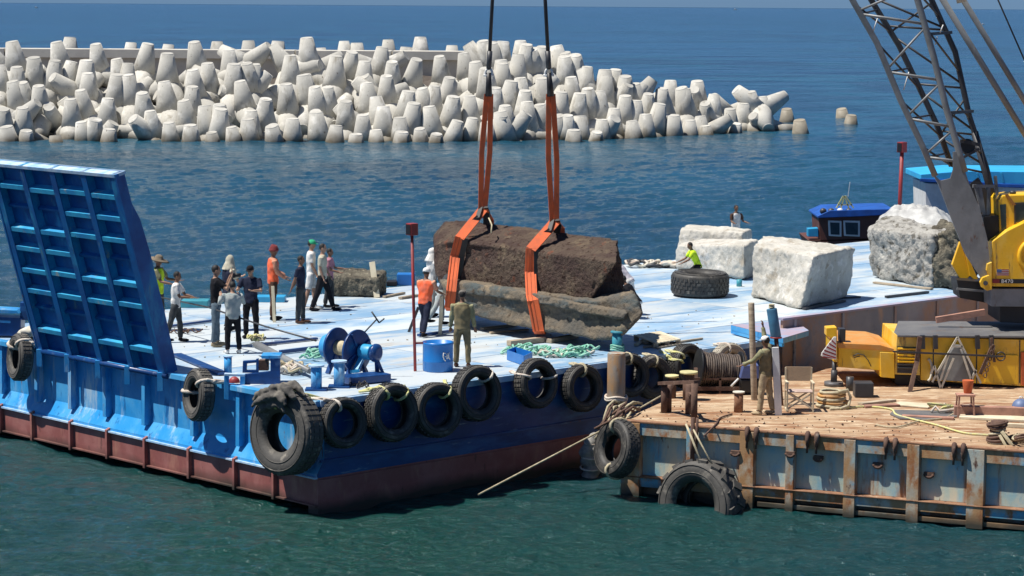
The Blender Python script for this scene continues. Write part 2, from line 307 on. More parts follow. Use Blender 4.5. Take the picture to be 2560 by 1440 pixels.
# ================================================================ SEA
def build_sea():
    ys = list(np.arange(1560, 520, -2.0)) + list(np.arange(520, 60, -1.3)) + list(np.arange(60, 22, -.8)) + [20, 18, 16.5, 15.5, 14.8, 14.3, 14.0]
    D = np.array([CH * F / (y - 13.2) for y in ys]); D = np.concatenate([[-60, 10, 25], D, [26000]])
    ang = np.linspace(-.30, .30, 640); ang = np.concatenate([[-3, -1.2, -.6, -.4], ang, [.4, .6, 1.2, 3]])
    X = np.outer(np.maximum(D, 60 * 0 + np.abs(D)), ang); X[0] = ang * 200; Y = np.repeat(D[:, None], len(ang), 1)
    rng = np.random.RandomState(3); h = np.zeros_like(X)
    dD = np.abs(np.gradient(D))[:, None]; dX = np.maximum(np.abs(D)[:, None] * .001, .02)
    sp = np.maximum(dD, dX)
    amp_out = np.clip((Y - 75) / 40, 0, 1)            # open water outside the barges is choppier
    for i in range(46):
        lam = .28 * 1.075 ** i; k = 2 * PI / lam
        th = rng.normal(2.0, .55); ph = rng.uniform(0, 7); kx, ky = k * math.cos(th), k * math.sin(th)
        a = .0085 * lam * (1.0 if lam < 1.6 else .55 if lam < 3.5 else .25)
        sy = np.maximum(dD * abs(ky), dX * abs(kx)); att = np.exp(-(sy / 1.7) ** 2)
        ph2 = .8 * np.sin(X * kx * .13 + Y * ky * .11 + i)
        s = np.sin(X * kx + Y * ky + ph + ph2)
        h += a * (1 - 2 * np.abs(s) ** .8 if i % 3 == 0 else s) * att * (.80 + .45 * amp_out)
    h[:3] = 0; h[:, :4] = 0; h[:, -4:] = 0
    R, C = X.shape; v = np.stack([X, Y, h], -1).reshape(-1, 3)
    idx = np.arange(R * C).reshape(R, C); f = np.stack([idx[:-1, :-1], idx[:-1, 1:], idx[1:, 1:], idx[1:, :-1]], -1).reshape(-1, 4)
    me = bpy.data.meshes.new('sea_water'); me.vertices.add(len(v)); me.vertices.foreach_set('co', v.ravel())
    me.loops.add(f.size); me.loops.foreach_set('vertex_index', f.ravel().astype(np.int32)); me.polygons.add(len(f))
    me.polygons.foreach_set('loop_start', np.arange(0, f.size, 4, dtype=np.int32)); me.polygons.foreach_set('loop_total', np.full(len(f), 4, np.int32))
    me.polygons.foreach_set('use_smooth', np.ones(len(f), bool)); me.update(); me.validate()
    m = bpy.data.materials.new('sea_water'); m.use_nodes = True; t = m.node_tree; N = t.nodes; L = t.links; b = N['Principled BSDF']
    b.inputs['IOR'].default_value = 1.33; b.inputs['Roughness'].default_value = .12
    tc = N.new('ShaderNodeTexCoord'); sx = N.new('ShaderNodeSeparateXYZ'); L.new(tc.outputs['Object'], sx.inputs[0])
    def rng_(src, a, c, o0=0, o1=1):
        x = N.new('ShaderNodeMapRange'); x.interpolation_type = 'SMOOTHSTEP'; L.new(src, x.inputs[0])
        for i, q in zip((1, 2, 3, 4), (a, c, o0, o1)): x.inputs[i].default_value = q
        return x.outputs[0]
    def mix(fac, a, c):
        x = N.new('ShaderNodeMix'); x.data_type = 'RGBA'; L.new(fac, x.inputs[0])
        for s, q in ((6, a), (7, c)):
            if isinstance(q, tuple): x.inputs[s].default_value = q + (1,)
            else: L.new(q, x.inputs[s])
        return x.outputs[2]
    def nz(sc, st, det=5):
        mp = N.new('ShaderNodeMapping'); mp.inputs['Scale'].default_value = st; L.new(tc.outputs['Object'], mp.inputs[0])
        x = N.new('ShaderNodeTexNoise'); x.inputs['Scale'].default_value = sc; x.inputs['Detail'].default_value = det; x.inputs['Roughness'].default_value = .6; L.new(mp.outputs[0], x.inputs['Vector']); return x.outputs[0]
    def mul0(a, c):
        x = N.new('ShaderNodeMath'); x.operation = 'MULTIPLY'; L.new(a, x.inputs[0]); L.new(c, x.inputs[1]); return x.outputs[0]
    col = mix(rng_(sx.outputs[1], 50, 78), (.004, .044, .038), (.010, .064, .105))     # green harbour water to open sea
    col = mix(rng_(sx.outputs[1], 110, 420), col, (.005, .036, .088))
    patch = rng_(nz(.035, (1, .35, 1), 4), .4, .68); col = mix(patch, col, (.006, .038, .068))
    streak = mul0(rng_(nz(.055, (1, 1, 1), 5), .42, .62), rng_(sx.outputs[1], 80, 200)); col = mix(streak, col, (.012, .085, .14))  # streaks paint the facet shading of far waves into the colour
    streak2 = mul0(rng_(nz(.012, (.6, 1, 1), 6), .42, .60), rng_(sx.outputs[1], 200, 500)); col = mix(streak2, col, (.012, .075, .15))
    L.new(col, b.inputs['Base Color'])
    # ripples: small ones near, larger swell far, heights fade with distance to what the eye still resolves
    near = nz(3.2, (1, 1.5, 1)); mid = nz(.55, (1, 1.3, 1)); far = nz(.10, (1, .8, 1), 6)
    def mul(a, c):
        x = N.new('ShaderNodeMath'); x.operation = 'MULTIPLY'; L.new(a, x.inputs[0])
        if isinstance(c, float): x.inputs[1].default_value = c
        else: L.new(c, x.inputs[1])
        return x.outputs[0]
    def add(a, c):
        x = N.new('ShaderNodeMath'); x.operation = 'ADD'; L.new(a, x.inputs[0]); L.new(c, x.inputs[1]); return x.outputs[0]
    hgt = add(add(mul(near, rng_(sx.outputs[1], 60, 240, .22, 0.0)), mul(mid, rng_(sx.outputs[1], 60, 200, .10, .50))), mul(far, rng_(sx.outputs[1], 90, 500, .0, 5.0)))
    bp = N.new('ShaderNodeBump'); bp.inputs['Strength'].default_value = 1; bp.inputs['Distance'].default_value = 1.0
    L.new(hgt, bp.inputs['Height']); L.new(bp.outputs[0], b.inputs['Normal'])
    me.materials.append(m); o = bpy.data.objects.new('sea_water', me); COL.objects.link(o); tag(o, kind='structure', label='choppy blue sea turning green in the harbour')
build_sea()

# ================================================================ BREAKWATER
def lerp_tab(x, tab):
    if x <= tab[0][0]: return tab[0][1]
    for (a, fa), (c, fc) in zip(tab, tab[1:]):
        if x <= c: return fa + (fc - fa) * (x - a) / (c - a)
    return tab[-1][1]
def shore(x): return lerp_tab(x, [(-60, 184), (-38, 185.5), (0, 188.5), (10, 195), (17, 203), (26, 221), (40, 250)])
def cap(x): return lerp_tab(x, [(4.5, 5.8), (6.5, 4.0), (9, 2.6), (12, 1.5), (17, .6), (22, -.8), (26, -1.6), (40, -3)])
def surf(x, y): return min((y - shore(x)) * .50 - .3, cap(x))
def tetra_mesh(seed, L=2.75, rt=.48, rb=1.04):
    rnd = random.Random(seed); mb = MB()
    dirs = [Vector((0, 0, 1))] + [Vector((math.cos(a) * .943, math.sin(a) * .943, -.333)) for a in (0, 2 * PI / 3, 4 * PI / 3)]
    for d in dirs:
        q = d.to_track_quat('Z', 'Y').to_matrix().to_4x4(); k = rnd.uniform(.96, 1.03)
        mb.lathe([(rb, 0), (rb + (rt - rb) * .5, L * .5), (rt * k, L - .05)], 18, q)
        n = len(mb.v)
        ring = [q @ Vector((rt * k * math.cos(2 * PI * i / 18), rt * k * math.sin(2 * PI * i / 18), L - .05)) for i in range(18)]
        r2 = [q @ Vector((rt * k * .94 * math.cos(2 * PI * i / 18), rt * k * .94 * math.sin(2 * PI * i / 18), L)) for i in range(18)]
        mb.add(ring + r2, [(i, (i + 1) % 18, (i + 1) % 18 + 18, i + 18) for i in range(18)] + [tuple(range(18, 36))])
    mb.ell((0, 0, 0), rb * 1.0, n=16, m=10)
    return mb.mesh('tetrapod')
def build_breakwater():
    mb = MB(); xs = np.arange(-62, 34, 1.6); rows = 16; vs = []; fs = []
    for i, x in enumerate(xs):
        for j in range(rows):
            y = shore(x) - 2 + j * 1.5; z = surf(x, y) - 1.7 + .8 * noise.noise(Vector((x * .6, y * .6, 0)))
            if x > 20: z = min(z, -1)
            vs.append((x, y, z))
    n = rows
    for i in range(len(xs) - 1):
        for j in range(rows - 1): fs.append((i * n + j, (i + 1) * n + j, (i + 1) * n + j + 1, i * n + j + 1))
    base = len(vs); 
    mb.add(vs, fs); o = mb.build('rubble_mound', m_rubble); tag(o, kind='structure', label='dark rubble core of the breakwater')
    # crest wall of cap blocks
    t = thing('breakwater_wall', 'long pale concrete crest wall behind the tetrapods', 'wall', (-30, 203, 0))
    x = -66
    while x < -3.6:
        mb = MB(); x1 = min(x + 7.9, -3.6); mb.hexa([(x, 203, 5.75), (x1, 203, 5.75), (x1, 205.6, 5.75), (x, 205.6, 5.75), (x, 203, 6.5), (x1, 203, 6.5), (x1, 205.6, 6.5), (x, 205.6, 6.5)])
        mb.build('cap_block', m_wallc, t, bev=.04); x += 8
    mb = MB(); mb.box((-34.9, 204.6, 3), (62.4, 2.3, 5.5)); mb.build('wall_stem', m_wallc, t)
    meshes = [tetra_mesh(i) for i in range(3)]
    for me in meshes: me.materials.append(m_conc)
    wetm = []
    for me in meshes: c = me.copy(); c.materials.clear(); c.materials.append(m_wet); wetm.append(c)
    Lg = 2.75
    def crop(x0, sc, l): return [(x0 + a / sc, 60 + c / sc) for a, c in l]
    tips = crop(0, 3.657, [(110, 170), (515, 165), (870, 155), (1355, 175), (1775, 170), (2090, 225), (2480, 200),
        (0, 350), (150, 370), (310, 320), (505, 335), (660, 330), (790, 350), (1060, 300), (1170, 330), (1530, 280), (1760, 420), (1895, 350), (2140, 385), (2255, 365), (2330, 340),
        (110, 510), (200, 505), (470, 480), (350, 550), (800, 430), (1070, 480), (1170, 480), (1500, 530), (1760, 560), (2190, 505),
        (730, 580), (640, 660), (990, 660), (1300, 635), (1675, 690), (2010, 735), (2430, 700), (30, 775), (205, 750), (1370, 770), (1870, 750), (2020, 790), (1540, 880), (2270, 865), (365, 700),
        (740, 880), (870, 890), (1210, 860), (2110, 910), (2480, 930), (240, 960), (500, 990), (1000, 950), (1740, 930), (1930, 960), (60, 960)])
    tips += crop(600, 3.657, [(280, 195), (460, 295), (610, 140), (1030, 240), (1300, 215), (1390, 320), (1620, 310), (1820, 270), (2040, 235), (2090, 190), (880, 310), (1140, 330), (2150, 350), (2400, 350),
        (60, 370), (280, 430), (600, 440), (580, 485), (800, 560), (680, 570), (420, 550), (1040, 500), (1160, 550), (1340, 460), (1660, 560), (1780, 550), (1920, 470), (2250, 420), (2480, 540), (2560, 480),
        (70, 880), (240, 700), (860, 730), (970, 695), (1240, 660), (1540, 630), (1950, 680), (2100, 640), (2330, 600), (1120, 810), (1310, 770), (1590, 740), (700, 820), (1730, 770), (2400, 810), (1460, 850), (2130, 830),
        (300, 900), (480, 860), (880, 930), (1060, 1010), (1480, 1000), (1800, 990), (2250, 880), (1240, 940), (1640, 930), (2000, 860), (100, 780), (2430, 740)])
    tips += crop(1200, 2.56, [(135, 230), (150, 110), (245, 195), (260, 95), (300, 130), (355, 135), (400, 140), (490, 150), (545, 175), (540, 215), (610, 210), (20, 100), (75, 115), (200, 375), (290, 430), (400, 360), (330, 150),
        (690, 260), (500, 330), (580, 325), (640, 300), (800, 300), (870, 285), (810, 330), (930, 345), (960, 370), (990, 370), (1080, 375), (1110, 350), (1080, 430), (1160, 410), (1220, 355), (1170, 400), (930, 460), (640, 440), (690, 420), (520, 440),
        (1390, 375), (1370, 420), (1310, 405), (1290, 420), (1500, 440), (1490, 470), (1640, 420), (1730, 445), (1800, 460), (1850, 515), (160, 520), (300, 490), (130, 570), (300, 575), (500, 570), (380, 500), (560, 580), (640, 600), (780, 590), (970, 610), (870, 600),
        (760, 430), (1060, 580), (1240, 590), (1150, 520), (1410, 580), (1440, 500), (1510, 560), (1600, 540), (1690, 510), (1620, 590), (1740, 580), (1340, 620), (600, 690), (750, 680), (1440, 640), (1640, 620), (450, 470), (860, 520), (1000, 480)])
    special = [(1966, 272), (1998, 300), (2103, 272), (2128, 288)]
    rnd = random.Random(11); n = 0; g = {}
    def place(px, py, axis, roll, grp, label, forceY=None):
        nonlocal n
        d = ray(px, py); lo, hi = 150., 235.; t = None
        if forceY: t = forceY / d.y
        else:
            a = 170.
            while a < 250:
                c = CAM + d * (a / d.y) - axis * Lg
                if c.z < surf(c.x, c.y) or (c.y > 207): t = a / d.y; break
                a += .25
            if t is None: t = 205 / d.y
        c = CAM + d * t - axis * Lg
        q = Z.rotation_difference(axis) @ Matrix.Rotation(roll, 3, 'Z').to_quaternion()
        wet = False
        o = bpy.data.objects.new('tetrapod', (wetm if wet else meshes)[n % 3]); COL.objects.link(o); o.location = c; o.rotation_mode = 'QUATERNION'; o.rotation_quaternion = q
        s = rnd.uniform(.90, 1.07); o.scale = (s, s, s); tag(o, label, 'tetrapod', grp); n += 1
        return c
    A = 'concrete tetrapods heaped on the breakwater'
    def lab(px, py, c):
        if px > 1840: l = 'weathered concrete tetrapod at the very tip of the breakwater, awash among low stubs'
        elif px > 1600: l = 'concrete tetrapod in the low right end of the heap, left of the awash tip'
        else:
            wh = ('at the far left edge of the picture' if px < 150 else 'above the raised blue ramp' if px < 320 else 'right of the ramp, third quarter from the slings' if px < 560 else 'above the deck crowd' if px < 800 else
                  'left of the wires, above the low dark block' if px < 1000 else 'just left of the lifting wires' if px < 1225 else 'seen between the two lifting wires' if px < 1375 else 'just right of the lifting wires')
            row = 'at the waterline' if c < -.6 else 'on the crest' if py < 135 else 'in the upper slope' if py < 195 else 'in the lower slope'
            l = 'pale concrete tetrapod ' + row + ' ' + wh
        return (l, 'tetrapods ' + l.split('tetrapod ', 1)[1])
    for px, py in tips:
        ax = Vector((rnd.gauss(-.02, .10), rnd.gauss(-.17, .09), 1)).normalized()
        if rnd.random() < (.10 if px < 1560 else .42): ax = Vector((rnd.uniform(-.9, .9), rnd.uniform(-.7, .1), .7)).normalized()
        c = place(px, py, ax, rnd.choice([-PI / 2 + rnd.gauss(0, .35), -PI / 2 + rnd.gauss(0, .35), rnd.uniform(0, 2 * PI)]), None, None)
        o = bpy.data.objects[-1] if False else None
    # labels from where each came to rest
    ts = [o for o in COL.objects if o.name.startswith('tetrapod')]
    for o in ts:
        px, py = proj(o.location + Vector((0, 0, Lg))); l, gr = lab(px, py, o.location.z); tag(o, l, 'tetrapod', gr)
    # lying ones that fill the heap between the standing legs
    x = -44.
    for k in range(50):
        x = rnd.uniform(-44, 15); y = shore(x) + rnd.uniform(.5, 13); z = surf(x, y) - rnd.uniform(.9, 1.5)
        ax = Vector((rnd.uniform(-1, 1), rnd.uniform(-1, .2), rnd.uniform(-.2, .55))).normalized()
        o = bpy.data.objects.new('tetrapod', meshes[k % 3]); COL.objects.link(o); o.location = (x, y, z); o.rotation_mode = 'QUATERNION'; o.rotation_quaternion = ax.to_track_quat('Z', 'Y')
        px = proj(o.location)[0]; wh = 'above the ramp' if px < 320 else 'above the deck crowd' if px < 800 else 'left of the lifting wires' if px < 1225 else 'right of the lifting wires'; tag(o, 'concrete tetrapod lying tilted between upright ones ' + wh, 'tetrapod', 'tilted tetrapods ' + wh)
    for px, py in [(175, 98), (328, 99), (422, 106), (543, 102), (621, 101), (695, 108), (860, 96), (892, 110), (970, 93), (1051, 97), (1130, 108), (1205, 97), (1238, 103), (800, 118), (1016, 120)]:
        c = place(px, py, Vector((rnd.gauss(0, .06), 0, 1)).normalized(), rnd.uniform(0, 6), 'tetrapods behind the wall', 'concrete tetrapod whose rounded top shows over the crest wall', forceY=209)
    for (px, py), l in zip(special, ('weathered tetrapod leg standing in the sea just off the tip', 'small tetrapod stub beside the one off the tip', 'left of the two brown tetrapod tops awash in open sea', 'right of the two brown tetrapod tops awash in open sea')):
        c = P(px, py + (34 if px < 2050 else 22), 0); o = bpy.data.objects.new('tetrapod', wetm[n % 3]); COL.objects.link(o); n += 1
        hh = (ray(px, py) * (c.y / ray(px, py).y) + CAM).z; ax = Vector((rnd.uniform(-.3, .3), -.2, 1)).normalized()
        o.location = Vector((c.x, c.y, hh)) - ax * Lg; o.rotation_mode = 'QUATERNION'; o.rotation_quaternion = ax.to_track_quat('Z', 'Y'); tag(o, l, 'tetrapod', 'tetrapods off the tip of the breakwater')
    print('tetrapods', n + 50)
build_breakwater()

# ================================================================ BLUE LANDING BARGE
barge = thing('landing_barge', 'long blue landing barge with pale worn deck and red boot band carrying the stones', 'barge', B(6, 7, 0))
BW = 14.3; BL = 52.0
def build_barge():
    mb = MB()                                   # hull volume: raked bow, slightly flared side
    prof = [(.16, 2.27), (.16, 1.08), (-.03, .78), (-.03, .70)]
    mb2 = [(a, z) for a, z in prof]
    for (a0, z0), (a1, z1) in zip(prof, prof[1:]): pass
    def skin(prof, b0, b1, name, mat):
        m = MB(); vs = [B(a, b0, z) for a, z in prof] + [B(a, b1, z) for a, z in prof]; n = len(prof)
        m.add(vs, [(i, i + 1, i + 1 + n, i + n) for i in range(n - 1)]); m.add([B(a, b0, z) for a, z in prof] + [B(BL, b0, prof[-1][1]), B(BL, b0, prof[0][1])], [tuple(range(n + 2))[::-1]])
        m.add([B(a, b1, z) for a, z in prof] + [B(BL, b1, prof[-1][1]), B(BL, b1, prof[0][1])], [tuple(range(n + 2))])
        return m.build(name, mat, barge)
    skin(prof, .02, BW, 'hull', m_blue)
    skin([(-.028, .70), (-.02, .14)], .025, BW, 'boot_band', m_red)
    skin([(-.02, .14), (.5, .02), (2.6, -.9)], .03, BW, 'hull_bottom', m_red)
    # bow plating, sunlight put into its lighter blue, between the stiffeners
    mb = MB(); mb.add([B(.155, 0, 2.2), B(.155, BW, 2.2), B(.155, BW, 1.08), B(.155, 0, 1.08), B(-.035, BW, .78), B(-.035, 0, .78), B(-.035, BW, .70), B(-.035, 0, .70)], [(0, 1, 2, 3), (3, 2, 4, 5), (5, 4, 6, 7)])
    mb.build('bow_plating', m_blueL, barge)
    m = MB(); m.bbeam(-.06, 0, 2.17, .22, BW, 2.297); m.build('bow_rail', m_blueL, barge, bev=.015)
    for px in (12, 100, 184, 271, 368, 490, 604):
        b = Bab(ona(px, 990 + (px - 180) * .17, .1))[1]
        m = MB(); m.hexa([B(-.02, b - .06, 1.0), B(.17, b - .06, 1.0), B(.17, b + .06, 1.0), B(-.02, b + .06, 1.0), B(.0, b - .06, 2.18), B(.17, b - .06, 2.18), B(.17, b + .06, 2.18), B(.0, b + .06, 2.18)])
        m.build('bow_stiffener', m_blueL, barge)
    for px in (7, 86, 182, 274, 368, 478, 592, 690):
        b = Bab(ona(px, 1040 + px * .232, -.03))[1]
        m = MB(); m.hexa([B(-.13, b - .035, .08), B(0, b - .035, .05), B(0, b + .035, .05), B(-.13, b + .035, .08), B(-.13, b - .035, .74), B(0, b - .035, .8), B(0, b + .035, .8), B(-.13, b + .035, .74)])
        m.build('fender_rib', m_red, barge)
    m = MB(); m.bbeam(-.10, .0, .685, -.02, BW, .72); m.build('ledge_strip', m_edge, barge)
    m = MB(); m.bbeam(-.09, .0, .115, -.02, BW, .145); m.build('ledge_strip', m_red, barge)
    # side weld bead, rub strip and gunwale
    m = MB(); m.bbeam(.05, -.03, 2.16, BL, .05, 2.297); m.build('gunwale', m_edge, barge, bev=.012)
    m = MB(); m.bbeam(.05, -.02, 1.02, BL, .03, 1.06); m.build('rub_strip', m_blue, barge)
    m = MB(); m.bbeam(-.02, -.015, -.8, BL, .3, .66); m.build('boot_band', m_red, barge)
    # deck of welded plates
    m = MB(); m.bbeam(.1, .06, 2.20, BL, BW, 2.285); m.build('deck', m_blue, barge)
    a = .1; pl = None
    while a < BL - 1:
        for j in range(6):
            wd = (BW - .1) / 6
            if pl is None:
                q = MB(); q.box((0, 0, 0), (5.97, wd - .03, .02)); pl = q.mesh('deck_plate'); pl.materials.append(m_deck)
            o = bpy.data.objects.new('deck_plate', pl); COL.objects.link(o); o.parent = barge
            o.location = B(a + 3 + (.0 if j % 2 else 0), .06 + wd * (j + .5), 2.29) - barge.location; o.rotation_euler = (0, 0, math.atan2(BU.y, BU.x))
        a += 6
    # raised coaming on the right
    m = MB(); m.bbeam(14.4, -.10, 1.25, BL, -.02, 2.75); m.build('coaming', m_rustw, barge)
    m = MB(); m.bbeam(14.35, -.14, 2.75, BL, .06, 2.80); m.build('coaming_rail', m_pink, barge)
    for px in (1985, 2105, 2235, 2340, 2440):
        a = onb(px, 850, -.1); aa = Bab(a)[0]; m = MB(); m.bbeam(aa - .04, -.14, 1.25, aa + .04, -.095, 2.74); m.build('coaming_stiffener', m_rustw, barge)
    # faded pink-topped step at the start of the coaming
    m = MB(); t0, t1 = [P(1830, 812, 2.55), P(1985, 800, 2.55), P(2022, 826, 2.55), P(1958, 845, 2.55)], .25
    m.prism([p - Z * .012 for p in t0], (0, 0, -.12)); m.build('side_step', m_blueL, barge); m = MB(); m.prism(t0, (0, 0, -.01)); m.build('step_top', m_pink, barge)
    q = [P(1830, 812, 2.54), P(1958, 845, 2.54)]; m = MB(); m.beam(q[0] - Z * .11, q[1] - Z * .11, .06, .20); m.build('step_fascia', m_blueL, barge)
    # welded rails and low bars across the deck
    for p0, p1, wd, h in [((640, 862), (792, 846), .10, .05), ((700, 880), (800, 868), .08, .08), ((405, 818), (540, 800), .08, .05), ((440, 885), (560, 935), .25, .04), ((1046, 838), (1140, 826), .10, .06)]:
        m = MB(); m.beam(P(*p0, DK + .02 + h / 2), P(*p1, DK + .02 + h / 2), wd, h); m.build('deck_bar', m_winch, barge)
build_barge()

def build_ramp():
    t = thing('bow_ramp', None, None); t.parent = barge; t.location = B(0, 7, DK) - barge.location
    ramp = t
    BR, BLf = ona(412, 945, -.08), ona(97, 872, -.08)
    BR.z = BLf.z = 2.24
    def solve(px, py, b):
        p = onb(px, py, b); return p
    TR = solve(287, 436, Bab(BR)[1]); TL = solve(-11, 394, Bab(BLf)[1])
    TL = BLf + (TR - BR)
    W = (BLf - BR); Hh = (TR - BR); n = Hh.cross(W).normalized()
    if n.dot(BU) < 0: n = -n                    # n points inboard, ribs stand on the outer face (-n)
    def R(s, h, d): return BR + W * s + Hh * h + n * d    # s 0 right..1 left
    def q(s0, s1, h0, h1, d0, d1): return [R(s0, h0, d0), R(s1, h0, d0), R(s1, h0, d1), R(s0, h0, d1), R(s0, h1, d0), R(s1, h1, d0), R(s1, h1, d1), R(s0, h1, d1)]
    m = MB(); m.hexa(q(0, 1, 0, 1, .20, .24)); m.build('ramp_plating', m_ramp, t)
    for s in (.0, .245, .49, .735, 1.0):
        m = MB(); wd = .012; s = min(max(s, wd), 1 - wd); m.hexa(q(s - wd, s + wd, 0, 1, 0, .2)); m.build('ramp_stringer', m_ledge if s > .1 else m_ramp, t)
        m = MB(); wd = .02; s = min(max(s, wd), 1 - wd); m.hexa(q(s - wd, s + wd, 0, 1, -.02, -.0)); m.build('stringer_flange', m_ramp, t)
    rnd = random.Random(5)
    dim = {(0, 2): 1, (0, 4): 1, (0, 8): 0}
    for c in range(4):
        for r in range(1, 9):
            h = 1 - r * .1095; h += rnd.uniform(-.006, .006)
            s0, s1 = .013 + c * .245, .233 + c * .245
            deep = not ((c in (3, 2) and r in (2, 7)) or (c in (0, 1) and r in (4,)) or (c == 0 and r == 7) or (c == 1 and r == 7))
            d = .02 if deep else .11
            m = MB(); m.hexa([R(s0, h - .012, d), R(s1, h - .012, d), R(s1, h - .012, .2), R(s0, h - .012, .2), R(s0, h, d), R(s1, h, d), R(s1, h + .008, .2), R(s0, h + .008, .2)])
            if deep: m.hexa(q(s0, s1, h - .02, h + .002, -.005, .022))
            m.build('ramp_rib', m_ledge if deep else m_ramp, t)
    m = MB(); m.hexa(q(-.005, 1.005, .985, 1.0, -.03, .26)); m.build('ramp_lip', m_edge, t)
    # deep side cheeks, bulging inboard
    for s in (-.012, 1.0):
        pr = [(0, 0), (0, .34), (.3, .38), (.6, .38), (.76, .34), (.84, .24), (.93, .14), (1, .08), (1, .0)]
        m = MB(); m.prism([R(s, h, -.03 + d) for h, d in pr], W * .012); m.build('ramp_cheek', m_ramp, t)
    m = MB(); m.cyl(BR + Vector((0, 0, -.02)) - BV * .1, BLf + BV * .1, .06, 12); m.build('hinge_pin', m_winch, t)
    for s in (.02, .27, .5, .75, .98):
        m = MB(); p = BR + W * s; m.beam(p - BU * .05 - Z * .35, p + Z * .05 - BU * .05, .12, .10); m.build('hinge_lug', m_blueL, t)
build_ramp()

# ---------------------------------------------------------------- tyres
def tyre_parts(Ro, Wd, hole, tread, lugs=40, mat=m_tyre):
    Ri = Ro * hole; w2 = Wd / 2
    prof = [(Ri, -w2 * .62), (Ri + (Ro - Ri) * .35, -w2 * .98), (Ri + (Ro - Ri) * .7, -w2), (Ro * .955, -w2 * .88), (Ro * .985, -w2 * .7), (Ro * .985, w2 * .7), (Ro * .955, w2 * .88),
            (Ri + (Ro - Ri) * .7, w2), (Ri + (Ro - Ri) * .35, w2 * .98), (Ri, w2 * .62), (Ri + .02, w2 * .5), (Ri + (Ro - Ri) * .4, w2 * .8), (Ro * .93, w2 * .7), (Ro * .93, -w2 * .7), (Ri + (Ro - Ri) * .4, -w2 * .8), (Ri + .02, -w2 * .5)]
    mb = MB(); mb.lathe(prof, 40, closed=True); body = mb.mesh('carcass'); body.materials.append(mat)
    # moulded sidewall rings
    rg = MB()
    for sgn in (-1, 1):
        for rr in (.45, .8): rg.lathe([(Ri + (Ro - Ri) * rr - .012, sgn * w2 * .985), (Ri + (Ro - Ri) * rr, sgn * (w2 * 1.01 + .006)), (Ri + (Ro - Ri) * rr + .012, sgn * w2 * .985)], 40, closed=True)
    rim = rg.mesh('sidewall_ring'); rim.materials.append(mat)
    tb = MB()
    for k in range(lugs):
        a = 2 * PI * k / lugs
        if tread == 'truck': spec = [(-.52, .26, 0), (-.17, .22, .5), (.17, .22, 0), (.52, .26, .5)]
        elif tread == 'lug': spec = [(-.42, .78, 0), (.42, .78, .5)]
        else: spec = [(-.5, .30, 0), (0, .5, 0), (.5, .30, 0)]
        hgt = .02 if tread != 'lug' else Ro * .06
        for y0, yw, ph in spec:
            aa = a + ph * 2 * PI / lugs; R3 = Matrix.Rotation(aa, 3, 'Z') @ (Matrix.Rotation(.45 * (1 if y0 > 0 else -1), 3, 'X') if tread == "lug" else Matrix.Identity(3))
            ln = 2 * PI * Ro / lugs * (.62 if tread != 'lug' else .5)
            c = Matrix.Rotation(aa, 3, 'Z') @ Vector((Ro * .985 + hgt * .2, 0, y0 * w2))
            tb.box(c, (hgt, ln, yw * w2), R3)
    tr = tb.mesh('tread'); tr.materials.append(mat)
    return [('carcass', body), ('sidewall_ring', rim), ('tread', tr)]
TY = {'truck': tyre_parts(.52, .33, .58, 'truck'), 'plain': tyre_parts(.52, .30, .59, 'plain', 36), 'grey': tyre_parts(.52, .30, .50, 'plain', 36, m_tyreG),
      'big': tyre_parts(.80, .48, .46, 'plain', 44, m_tyreG), 'loader': tyre_parts(.80, .50, .45, 'truck', 34, m_tyre), 'lug': tyre_parts(.92, .62, .52, 'lug', 17, m_tyreG), 'white': tyre_parts(.52, .26, .55, 'plain', 30, m_tyreW)}
def tyre(kind, c, axis, R, label, group=None, spin=0, squash=1):
    t = thing('tyre', label, 'tyre', c, group); k = R / {'big': .80, 'loader': .80, 'lug': .92}.get(kind, .52)
    q = Vector(axis).normalized().to_track_quat('Z', 'Y') @ Matrix.Rotation(spin, 3, 'Z').to_quaternion()
    t.rotation_mode = 'QUATERNION'; t.rotation_quaternion = q; t.scale = (k, k, k * squash)
    for nme, me in TY[kind]:
        o = bpy.data.objects.new(nme, me); COL.objects.link(o); o.parent = t
    return t
def lash(t, Rr, w2, ends, mats=m_rope, r=.022):
    """loops of rope round the tyre's tube at given angles and tails up to the deck; world space points"""
    bpy.context.view_layer.update(); mw = t.matrix_world; inv = mw.inverted()
    for ang, tgt in ends:                       # ang measured in world: direction from centre in the tyre's plane nearest this up/side vector
        d = Vector(ang); ax = (mw.to_3x3() @ Z).normalized(); d = (d - ax * d.dot(ax)).normalized()
        c = mw.translation + d * Rr * .76; pts = []
        for k in range(14):
            a = 2 * PI * k / 14; pts.append(inv @ (c + d * math.cos(a) * (Rr * .25) + ax * math.sin(a) * (w2 + .03)))
        mb = MB(); s = t.scale.x; mb.tube(pts, r / s * 1.3, 6, closed=True)
        pts2 = [Vector(p) + Vector((random.uniform(-1, 1), random.uniform(-1, 1), random.uniform(-1, 1))) * .02 for p in pts]; mb.tube(pts2, r / s, 6, closed=True)
        if tgt is not None:
            p0 = c + d * Rr * .2; tg = Vector(tgt); md = (p0 + tg) / 2 + Vector((0, 0, -.02)); mb.tube([inv @ p0, inv @ md, inv @ tg], r / s * 1.3, 6)
            mb.tube([inv @ (p0 + ax * .05), inv @ (md + Vector((0, 0, .05))), inv @ (tg + BU * .06)], r / s, 6)
            mb.ell(inv @ (p0 * .6 + tg * .4), (.05 / s, .045 / s, .05 / s), n=8, m=6)
        mb.build('lashing', mats, t, local=True)
